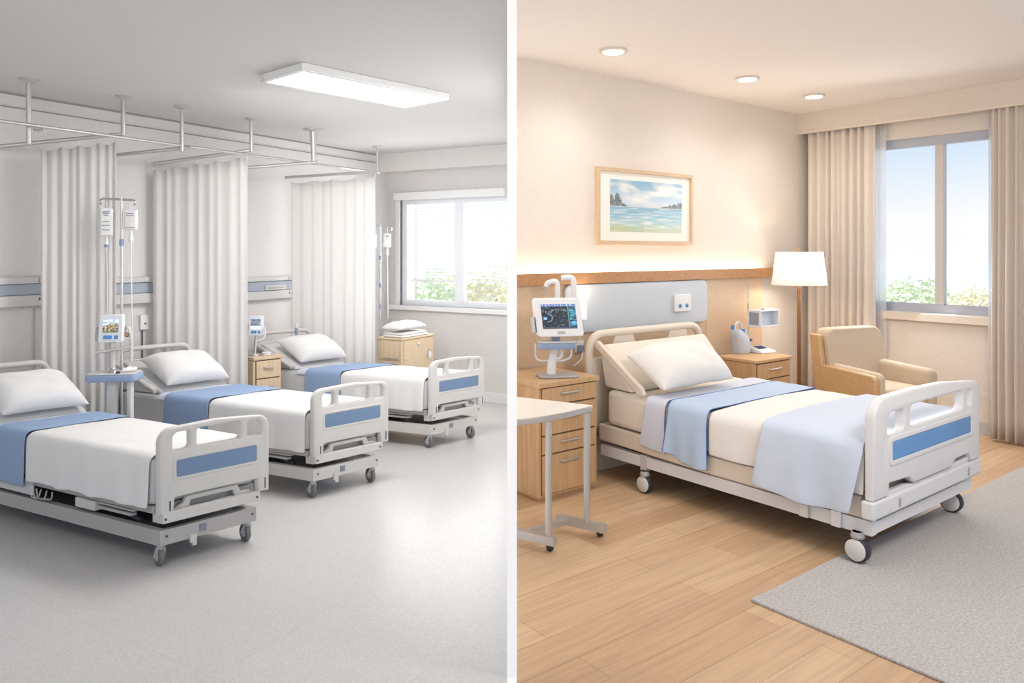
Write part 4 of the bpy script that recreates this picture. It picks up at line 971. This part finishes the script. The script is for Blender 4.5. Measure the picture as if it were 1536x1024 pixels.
def scr_r(s, t):
    base = C(12, 18, 28); v = nz(s*10, t*10, 4)+.6*nz(s*22, t*22, 8)
    c = mixc(base, C(52, 84, 104), max(0, v-.1)*1.6)
    if t > .9: c = mixc(C(24, 60, 130), C(200, 220, 240), max(0, nz(s*30, 2)+.2))
    if s > .80 and .1 < t < .9: c = mixc(c, C(70, 170, 210), max(0, nz(s*6, t*14, 3)+.2)*1.1)
    if .77 < s < .79: c = C(60, 120, 110)
    if abs(math.hypot((s-.18)*1.3, t-.45)-.16) < .02 and s > .15: c = mixc(c, C(130, 160, 180), .45)
    if abs(math.hypot((s-.10), t-.42)) < .05: c = C(110, 160, 220)
    if abs(t-.74+.05*math.sin(s*9)-.12*nz(s*34, 1)) < .014 and s < .75 and nz(s*14, 5) > -.1: c = mixc(c, C(170, 176, 190), .55)
    if t < .08: c = mixc(C(70, 60, 60), C(40, 60, 90), s)
    return c
canvas(lambda s, t: mp_(-hw*.76+hw*1.50*s, z0+(z1-z0)*(.21+.64*t), -.0215), 70, 50, scr_r, 'screen', m_scrD, mo)
m = MB(); 
q = rrect(-.022, .026, z0+.018, z0+.034, .006); n = len(q); m.add([mp_(a, z, -.025) for a, z in q]+[mp_(a, z, -.019) for a, z in q], [tuple(range(n)), tuple(range(n, 2*n))[::-1]]+[(i, (i+1) % n, n+(i+1) % n, n+i) for i in range(n)], world=True); m.build('front_knob', m_metal, mo)
m = MB(); m.add([mp_(a, z, b) for z in (z0+.02, z0+.12) for b in (.0, .04) for a in (-hw-.03, -hw-.006)], [(0, 2, 3, 1), (4, 5, 7, 6), (0, 1, 5, 4), (2, 6, 7, 3), (0, 4, 6, 2), (1, 3, 7, 5)], world=True); m.build('side_clip', m_alu, mo, .008)
for pts in ([(862, 494), (862, 450), (860, 415), (842, 417)], [(836, 470), (836, 450), (836, 420), (821, 424), (819, 430)]):
    MB().tube(arc_path([at(x, y, my+.12) for x, y in pts], .05, 6), .020 if pts[0][0] == 862 else .017, 12, world=True).build('support_arm', m_dev, mo, smooth=True)
MB().tube([at(818, 430, my+.12), at(817, 440, my+.12), at(815, 446, my+.11)], .004, 6, world=True).build('lead', m_metal, mo, smooth=True)
cbl = MB(); cbl.tube(arc_path([at(803, 515, my-.01), at(803.5, 541, my-.01), at(823, 541, my-.03), at(845, 541, my-.03), at(857, 536, my-.02), at(857, 516, my-.01)], .05), .006, 8, world=True); cbl.build('cable', m_dev, mo, smooth=True)
lpb = MB(); lpb.tube([at(836+7.0*math.cos(t/16*2*pi), 529+9*math.sin(t/16*2*pi), my-.10) for t in range(16)], .009, 8, world=True, closed=True); lpb.build('coiled_hose', m_dev, mo, smooth=True)
# wall lamp, wall handset, plug
u_, z_ = on_v(R, 871, 460, pv+.06); c = R(u_, pv+.075, on_v(R, 871, 478, pv+.06)[1])
m_shade = translucent('glowing lamp shade', C(255, 246, 230), .5)
sc = thing('wall_lamp', 'small glowing wall lamp behind the landscape monitor', 'wall lamp', c)
m_glowshade = emission('lit white shade', (1, .91, .78, 1), .9)
MB().lathe(c, [(.032, 0), (.028, .145)], 20).build('lamp_shade', m_glowshade, sc, smooth=True); MB(R).box(u_-.02, u_+.02, pv+.031, pv+.045, c.z+.03, c.z+.1).build('wall_bracket', m_white, sc, .004)
MB().tube([c+Vector((0, 0, .06)), R(u_, pv+.035, c.z+.06)], .008, 8, world=True).build('arm', m_alu, sc)
ld = bpy.data.lights.new('wall lamp bulb', 'POINT'); ld.energy = .6; ld.color = (1, .82, .58); ld.shadow_soft_size = .05; lo = bpy.data.objects.new('wall lamp bulb', ld); COL.objects.link(lo); lo.location = R(u_+.03, pv+.10, c.z+.2)
u_, z1 = on_v(R, 866, 479, pv+.05); u1, z0 = on_v(R, 875, 496, pv+.05)
hs = thing('wall_handset', 'white and blue handset below the small wall lamp', 'handset', R(u_, pv, z0)); MB(R).box(u_, (u_+u1)/2, pv+.031, pv+.06, z0, z1).build('cradle', m_dev, hs, .004); MB(R).box((u_+u1)/2, u1, pv+.031, pv+.055, z0, z1-.005).build('receiver', m_devB, hs, .005)
u2, z2 = on_v(R, 861.5, 511, pv); u3, z3 = on_v(R, 873, 528, pv)
sk = thing('wall_socket', 'white wall socket with grey blue plug beside the landscape monitor', 'socket', R(u2, pv, z3)); MB(R).box(u2, u3, pv+.001, pv+.02, z3, z2).build('plate', m_white, sk, .005); MB(R).box(u2+.006, u3-.02, pv+.02, pv+.05, z3+.01, z2-.03).build('plug', m_devB, sk, .006)
um = (u2+u3)/2; MB().tube(arc_path([R(um, pv+.045, z3+.02), R(um-.01, pv+.05, z3-.04), R(um-.10, pv+.06, z3-.08)], .05), .004, 6, world=True).build('cord', m_dev, sk, smooth=True)
MB().tube([R(u_+.02, pv+.05, z0+.002), R(u_+.02, pv+.045, z2-.01)], .003, 6, world=True).build('cord', m_dev, hs)
# caddy, phone, bedside box on cabinet 2
c = on_z(1111, 529, ch2+.002); CF = Fr((c.x, c.y), uR, (-vR[0], -vR[1]))
cd = thing('medical_caddy', 'grey caddy with loop handle and blue bottle contents on the right oak cabinet', 'caddy', c)
wy = c.y/F
def oval(sx, sy, z, n=20, pw=.6): 
    return [CF(sx*abs(math.cos(t))**pw*(1 if math.cos(t) > 0 else -1), sy*abs(math.sin(t))**pw*(1 if math.sin(t) > 0 else -1), z) for t in [2*pi*k/n for k in range(n)]]
m = MB(); rings = [(.072, .058, 0), (.078, .064, .012), (.078, .064, .09), (.074, .060, .14), (.058, .05, .17), (.03, .036, .195)]
pts = []
for k, (sx, sy, z) in enumerate(rings):
    o_ = oval(sx, sy, ch2+.002+z); sh = Vector((uR[0], uR[1], 0))*(-.02*max(0, k-2)); pts += [p+sh for p in o_]
m.add(pts, [tuple(range(20))[::-1], tuple(range(100, 120))]+[(i+20*k, (i+1) % 20+20*k, (i+1) % 20+20*k+20, i+20*k+20) for k in range(5) for i in range(20)], world=True); m.build('caddy_body', M('caddy grey plastic', C(196, 202, 212), .45), cd, smooth=True)
zq = ch2+.15
MB().tube(arc_path([CF(-.045, .02, zq), CF(-.05, .02, zq+.10), CF(.03, .02, zq+.11), CF(.055, .02, zq-.03)], .06, 7), .008, 10, world=True).build('loop_handle', m_dev, cd, smooth=True)
MB().tube([CF(.025, .0, zq-.02), CF(.02, .01, zq+.045)], [.036, .03], 12, world=True).build('blue_bottle', m_blueP, cd, smooth=True); MB().tube([CF(.06, -.02, zq-.06), CF(.045, -.01, zq+.05)], [.024, .014], 12, world=True).build('clear_bottle', m_clear, cd, smooth=True)
MB().tube([CF(-.062, .03, zq-.04), CF(-.066, .03, zq+.085)], .014, 10, world=True).build('blue_wipe_strip', m_blueP, cd, smooth=True); MB().tube([CF(.045, -.055, zq-.045), CF(.085, -.045, zq-.04)], .010, 10, world=True).build('blue_latch', m_darkB, cd, smooth=True)
# desk telephone / remote
c = on_z(1143, 528, ch2+.002); PF = Fr((c.x, c.y), dirv(angR+8), dirv(angR-82))
ph = thing('desk_telephone', 'low white desk telephone with dark blue keys on the right oak cabinet', 'telephone', c)
m = MB(PF); m.slab([(-.075, ch2+.001), (.075, ch2+.001), (.075, ch2+.05), (-.06, ch2+.022), (-.075, ch2+.012)], -.085, .085, 'b'); m.build('base', m_dev, ph, .005)
for i_ in range(3):
    for j_ in range(2): MB(PF).slab([(-.01+.032*j_, ch2+.0335+.0064*j_), (.012+.032*j_, ch2+.038+.0064*j_), (.012+.032*j_, ch2+.044+.0064*j_), (-.01+.032*j_, ch2+.0395+.0064*j_)], -.05+.034*i_, -.025+.034*i_, 'b').build('key', m_darkB, ph)
# box on a rod
bxY = R(5.33, -3.70, 0)[1]
b0 = at(1147, 490, bxY); BF = Fr((b0.x, b0.y), uR, (-vR[0], -vR[1]))
zt_, zb_ = H-(465-HY)/F*bxY, H-(491-HY)/F*bxY
bt = thing('bedside_box', 'open fronted grey blue box on a thin rod above the desk telephone', 'box', (b0.x, b0.y, zb_))
m = MB(BF); x0, x1 = -.055, .215
wl_ = .012
m.box(x0, x1, 0, .13, zb_, zb_+wl_); m.box(x0, x1, 0, .13, zt_-wl_, zt_); m.box(x0, x0+wl_, 0, .13, zb_+wl_, zt_-wl_); m.box(x1-wl_, x1, 0, .13, zb_+wl_, zt_-wl_); m.build('box_shell', m_dev, bt, .003)
MB(BF).box(x0+wl_, x1-wl_, .05, .06, zb_+wl_, zt_-wl_).build('back_panel', M('pale blue panel', C(190, 204, 222), .5), bt)
MB(BF).box(x0-.003, x0, .02, .11, zb_+.02, zt_-.02).build('side_panel', M('slate side panel', C(150, 154, 164), .5), bt)
q0 = BF(-.02, .145, 0); MB().tube([(q0.x, q0.y, ch2+.0), (q0.x, q0.y, rz0-.01)], .0035, 8, world=True).build('rod', m_alu, bt, smooth=True); MB().tube([(q0.x, q0.y, zt_-.02), (q0.x, q0.y, zt_+.05)], .007, 8, world=True).build('rod_collar', m_metal, bt, smooth=True)
MB(BF).box(.02, .05, .03, .05, zt_, zt_+.01).build('top_button', m_brass, bt, .003); MB(BF).box(-.03, -.01, .128, .15, zb_+.03, zb_+.06).build('rod_clamp', m_dev, bt)
# ------------------------------------------------------------------ floor lamp
lpu, lpv = 5.94, -3.56; lc = R(lpu, lpv, 0); LY = lc.y
fl_ = thing('floor_lamp', 'bronze floor lamp with lit white tapered shade in the room corner', 'floor lamp', (lc.x, lc.y, 0))
MB().lathe((lc.x, lc.y, 0), [(.12, 0), (.12, .012), (.03, .022), (.012, .04)], 28).build('base', m_brass, fl_, smooth=True)
zs0, zs1 = H-(427-HY)/F*LY, H-(378-HY)/F*LY
MB().tube([(lc.x, lc.y, .03), (lc.x, lc.y, zs0+.05)], .017, 12, world=True).build('pole', m_brass, fl_, smooth=True)
m_ls = emission('lit lamp shade', (1, .90, .74, 1), .42)
r0, r1 = 39/F*LY, 33/F*LY
m = MB(); m.grid(lambda s, t: (lc.x+(r0+(r1-r0)*t)*math.cos(2*pi*s), lc.y+(r0+(r1-r0)*t)*math.sin(2*pi*s), zs0+(zs1-zs0)*t), 40, 4, world=True)
m.build('lamp_shade', m_ls, fl_, smooth=True, solid=.003)
sp = MB()
for k in range(3): sp.tube([(lc.x, lc.y, zs1-.01), (lc.x+r1*math.cos(2*pi*k/3), lc.y+r1*math.sin(2*pi*k/3), zs1-.005)], .003, 6, world=True)
sp.build('shade_spider', m_brass, fl_)
MB().lathe((lc.x, lc.y, zs1-.015), [(.006, 0), (.009, .01), (.006, .03), (.010, .042), (.002, .052)], 12).build('finial', m_brass, fl_, smooth=True)
MB().lathe((lc.x, lc.y, zs0+.06), [(.02, 0), (.032, .05), (.026, .085), (.01, .1)], 16).build('bulb', emission('bulb glow', (1, .84, .6, 1), 10), fl_, smooth=True)
for dz, en in ((.06, 14),):
    ld = bpy.data.lights.new('floor lamp bulb', 'POINT'); ld.energy = en; ld.color = (1, .80, .56); ld.shadow_soft_size = .05; lo = bpy.data.objects.new('floor lamp bulb', ld); COL.objects.link(lo); lo.location = (lc.x, lc.y, zs0+.10)
# ------------------------------------------------------------------ drapes of the private room
cz1 = CR-.1; du = 6.615
va = on_u(R, 1213, 300, du)[0]; vb = on_u(R, 1312, 300, du)[0]
curtain('window_drape', 'sand coloured drape left of the tall window beside the floor lamp', R(du, va, 0), R(du, vb, 0), cz1, cz1, .02, m_curtR, 8, .034, 'window drapes', seed=2, rings=False)
vc = on_u(R, 1486, 300, du-.02)[0]; vd = on_u(R, 1600, 300, du)[0]
curtain('window_drape', 'sand coloured drape at the right edge of the tall window', R(du-.02, vc, 0), R(du-.02, vd, 0), cz1, cz1, .02, m_curtR, 9, .034, 'window drapes', seed=5, rings=False)
v0, v1 = on_u(R, 1306, 300, UR-.05)[0], on_u(R, 1329, 300, UR-.05)[0]
curtain('sheer_curtain', 'narrow white sheer behind the left drape of the tall window', R(UR-.05, v0, 0), R(UR-.05, v1, 0), cz1, cz1, .02, m_sheer, 3, .012, 'sheers', seed=3, rings=False)
v0, v1 = on_u(R, 1483, 300, UR-.05)[0], on_u(R, 1500, 300, UR-.05)[0]
curtain('sheer_curtain', 'narrow white sheer behind the right drape of the tall window', R(UR-.05, v0, 0), R(UR-.05, v1, 0), cz1, cz1, .02, m_sheer, 3, .012, 'sheers', seed=6, rings=False)
# ------------------------------------------------------------------ carpet
cp_ = MB(R).plate(rrect(2.766, 5.93, -1.885, 1.3, .01), [], .001, .012, .003, flat=True).build('area_rug', m_carpet, None); tag(cp_, 'pale grey woven rug under the foot of the private room bed', 'rug')
# ------------------------------------------------------------------ armchair
lf, rf = on_z(1313, 562, .6), on_z(1409, 553, .6)
e1c = (rf-lf); cw = e1c.length; e1c.normalize()
AF = Fr((lf.x, lf.y), (e1c.x, e1c.y), (-e1c.y, e1c.x))       # b runs from the front of the arms to the back
ac = thing('armchair', 'beige upholstered armchair with wooden sides below the tall window', 'armchair', AF(cw/2, .25, 0))
def armprof(z, h, l): return [(l, z), (.0, z), (.0, h-.05)]+[(.05-.05*math.cos(t), h-.05+.05*math.sin(t)) for t in [k/5*pi/2 for k in range(1, 6)]]+[(l, h+.02)]
MB(AF).slab(armprof(.13, .585, .50), 0, .05, 'b').build('armrest', m_oakA, ac, .012, seg=3)
MB(AF).slab(armprof(.14, .60, .46), .052, .12, 'b').build('armrest_pad', m_chairS, ac, .03, seg=4)
MB(AF).slab(armprof(.13, .60, .50), cw-.11, cw, 'b').build('armrest', m_chair, ac, .035, seg=4)
MB(AF).box(.12, cw-.11, .02, .50, .13, .30).build('seat_frame', m_oakA, ac, .01)
MB(AF).box(.123, cw-.113, .005, .43, .302, .475).build('seat', m_chairS, ac, .045, seg=4)
m = MB(AF); q = rrect(.05, cw+.0, .40, .875, [.02, .02, .09, .07], 6); n = len(q)
def bp(a, z, t): return (a-.03*(z-.4)*(1 if a > cw/2 else 0), .42+t+(z-.4)*.16+.02*math.sin(a/cw*pi)*-1, z+.012*math.sin(max(0, a)/cw*pi)*(z > .8))
m.add([bp(a, z, .0) for a, z in q]+[bp(a, z, .13) for a, z in q], [tuple(range(n)), tuple(range(n, 2*n))[::-1]]+[(i, (i+1) % n, n+(i+1) % n, n+i) for i in range(n)]); m.build('backrest', m_chair, ac, .035, seg=4)
m = MB(AF); m.add([(a, b+(z-.13)*.15, z) for z in (.13, .835) for b in (.42, .52) for a in (.0, .045)], [(0, 2, 3, 1), (4, 5, 7, 6), (0, 1, 5, 4), (2, 6, 7, 3), (0, 4, 6, 2), (1, 3, 7, 5)]); m.build('back_post', m_oakA, ac, .01)
for a in (.03, cw-.05):
    for b in (.04, .46): MB(AF).tube([(a, b, 0), (a, b, .15)], [.016, .024], 10).build('leg', m_oakA, ac, smooth=True)
# ------------------------------------------------------------------ overbed table
tz1 = .69
tp = [on_z(889, 607.5, tz1), on_z(850, 617, tz1), on_z(818, 622.5, tz1), on_z(796, 626, tz1), on_z(776, 628, tz1), on_z(776, 594.5, tz1)]
for p in tp[4:]: p.x = PX+.006
ob = thing('overbed_table', 'cream topped overbed table with steel legs against the partition', 'table', (.3, 3.9, 0))
MB().prism([(p.x, p.y) for p in tp], tz1-.006, tz1).build('tabletop', m_tabletop, ob, .002)
MB().prism([(p.x, p.y) for p in tp], tz1-.034, tz1-.0065).build('edge_band', m_alu, ob, .003)
wA = on_z(825, 822, .02); wB = on_z(900, 801, .02)
bz0, bz1 = .045, .085
pA = on_z(822, 806, .085); pB = on_z(884, 783, .085)
e = tp[2]; pA.x = e.x+.005; pA.y = e.y+.06
def bar(p, q, w, z0, z1, name, mat):
    d = (q-p); d.z = 0; l_ = d.length; d.normalize(); fr = Fr((p.x, p.y), (d.x, d.y), (-d.y, d.x)); m = MB(fr); m.box(0, l_, -w/2, w/2, z0, z1); m.clip(PX+.006, True); return m.build(name, mat, ob, 0)
d1 = (on_z(834, 806, bz1)-on_z(760, 788, bz1))
bar(on_z(700, 775, bz1), on_z(833, 806, bz1), .04, bz0, bz1, 'foot_bar', m_alu)
bar(on_z(836, 771, bz1), on_z(908, 787, bz1), .04, bz0, bz1, 'foot_bar', m_alu)
bar(on_z(795, 793, .075), on_z(856, 777, .075), .03, .05, .078, 'cross_bar', m_alu)
lA = at(823, 803, 3.712); lB = at(880.5, 781, 3.885)
MB().tube([(lA.x, lA.y, bz1-.002), (lA.x, lA.y, tz1-.034)], .0175, 14, world=True).build('leg', m_alu, ob, smooth=True)
MB().tube([(lB.x, lB.y, bz1-.002), (lB.x, lB.y, tz1-.034)], .0175, 14, world=True).build('leg', m_alu, ob, smooth=True)
for px, py in ((825, 826), (900, 804)):
    q = on_z(px, py, .0); MB().lathe((q.x, q.y, 0), [(.006, 0), (.016, .006), (.021, .02), (.016, .034), (.008, .046)], 16).build('castor', m_tyre, ob, smooth=True)
# ------------------------------------------------------------------ LIGHT
w = bpy.data.worlds.new('sky'); S.world = w; w.use_nodes = True; nt = w.node_tree
bg = nt.nodes['Background']; tcw = nt.nodes.new('ShaderNodeTexCoord'); sx = nt.nodes.new('ShaderNodeSeparateXYZ'); rp = nt.nodes.new('ShaderNodeValToRGB')
nt.links.new(tcw.outputs['Generated'], sx.inputs[0]); nt.links.new(sx.outputs['Z'], rp.inputs[0]); nt.links.new(rp.outputs[0], bg.inputs['Color'])
e = rp.color_ramp.elements; e[0].position = 0; e[0].color = (1, 1, 1, 1); e[1].position = .185; e[1].color = C(182, 216, 250)
x = rp.color_ramp.elements.new(.035); x.color = (1, 1, 1, 1); x = rp.color_ramp.elements.new(.10); x.color = C(226, 240, 254); x = rp.color_ramp.elements.new(.6); x.color = C(150, 196, 246)
bg.inputs['Strength'].default_value = 1.0
def area(name, loc, target, sx_, sy_, en, col):
    ld = bpy.data.lights.new(name, 'AREA'); ld.shape = 'RECTANGLE'; ld.size = sx_; ld.size_y = sy_; ld.energy = en; ld.color = col
    o = bpy.data.objects.new(name, ld); COL.objects.link(o); o.location = loc; o.rotation_euler = (Vector(target)-Vector(loc)).to_track_quat('-Z', 'Y').to_euler(); return o
area('ward panel light', (cen.x, cen.y, zc-.02), (cen.x, cen.y, 0), 1.0, .4, 28, (1, .99, .98))
wc = L(UL-.14, -4.35, 1.45); area('ward daylight', wc, L(2, -3.9, .9), 1.3, .9, 17, (1, .995, .99))
wc = L(UL+.7, -4.3, 1.6); area('added fill behind the blind', wc, L(UL, -4.35, 1.5), 1.6, 1.2, 15, (1, 1, 1))  # area lamp added outside to brighten the slats from behind
wc = R(UR-.36, -2.95, 1.6); area('private daylight', wc, R(4, -2.2, .5), .8, 1.4, 20, (.97, .98, 1))
area('ward back fill', (-1.5, 4.4, 2.2), (-.6, 7.7, 1.7), .9, .5, 5, (1, 1, 1)).data.spread = 1.5  # added fill for the back wall and soffit, no fitting there
area('ward front fill', (-2.0, 1.6, 2.42), (-2.9, 4.4, .9), 1.6, .8, 23, (1, .99, .98))  # added out-of-view fill that lifts the left wall, no fitting modelled
area('private room fill', (2.2, 2.2, 2.7), (2.4, 3.8, .6), 1.2, 1.2, 60, (1, 1, 1))  # added fill to brighten the private room, beyond its downlights
sd = bpy.data.lights.new('sun', 'SUN'); sd.energy = 3.6; sd.angle = .05; sd.color = (1, .97, .90)
so = bpy.data.objects.new('sun', sd); COL.objects.link(so); so.rotation_euler = Vector((.55, .62, -.9)).to_track_quat('-Z', 'Y').to_euler()
for o in list(S.objects):
    if 'base_point' in o: del o['base_point']
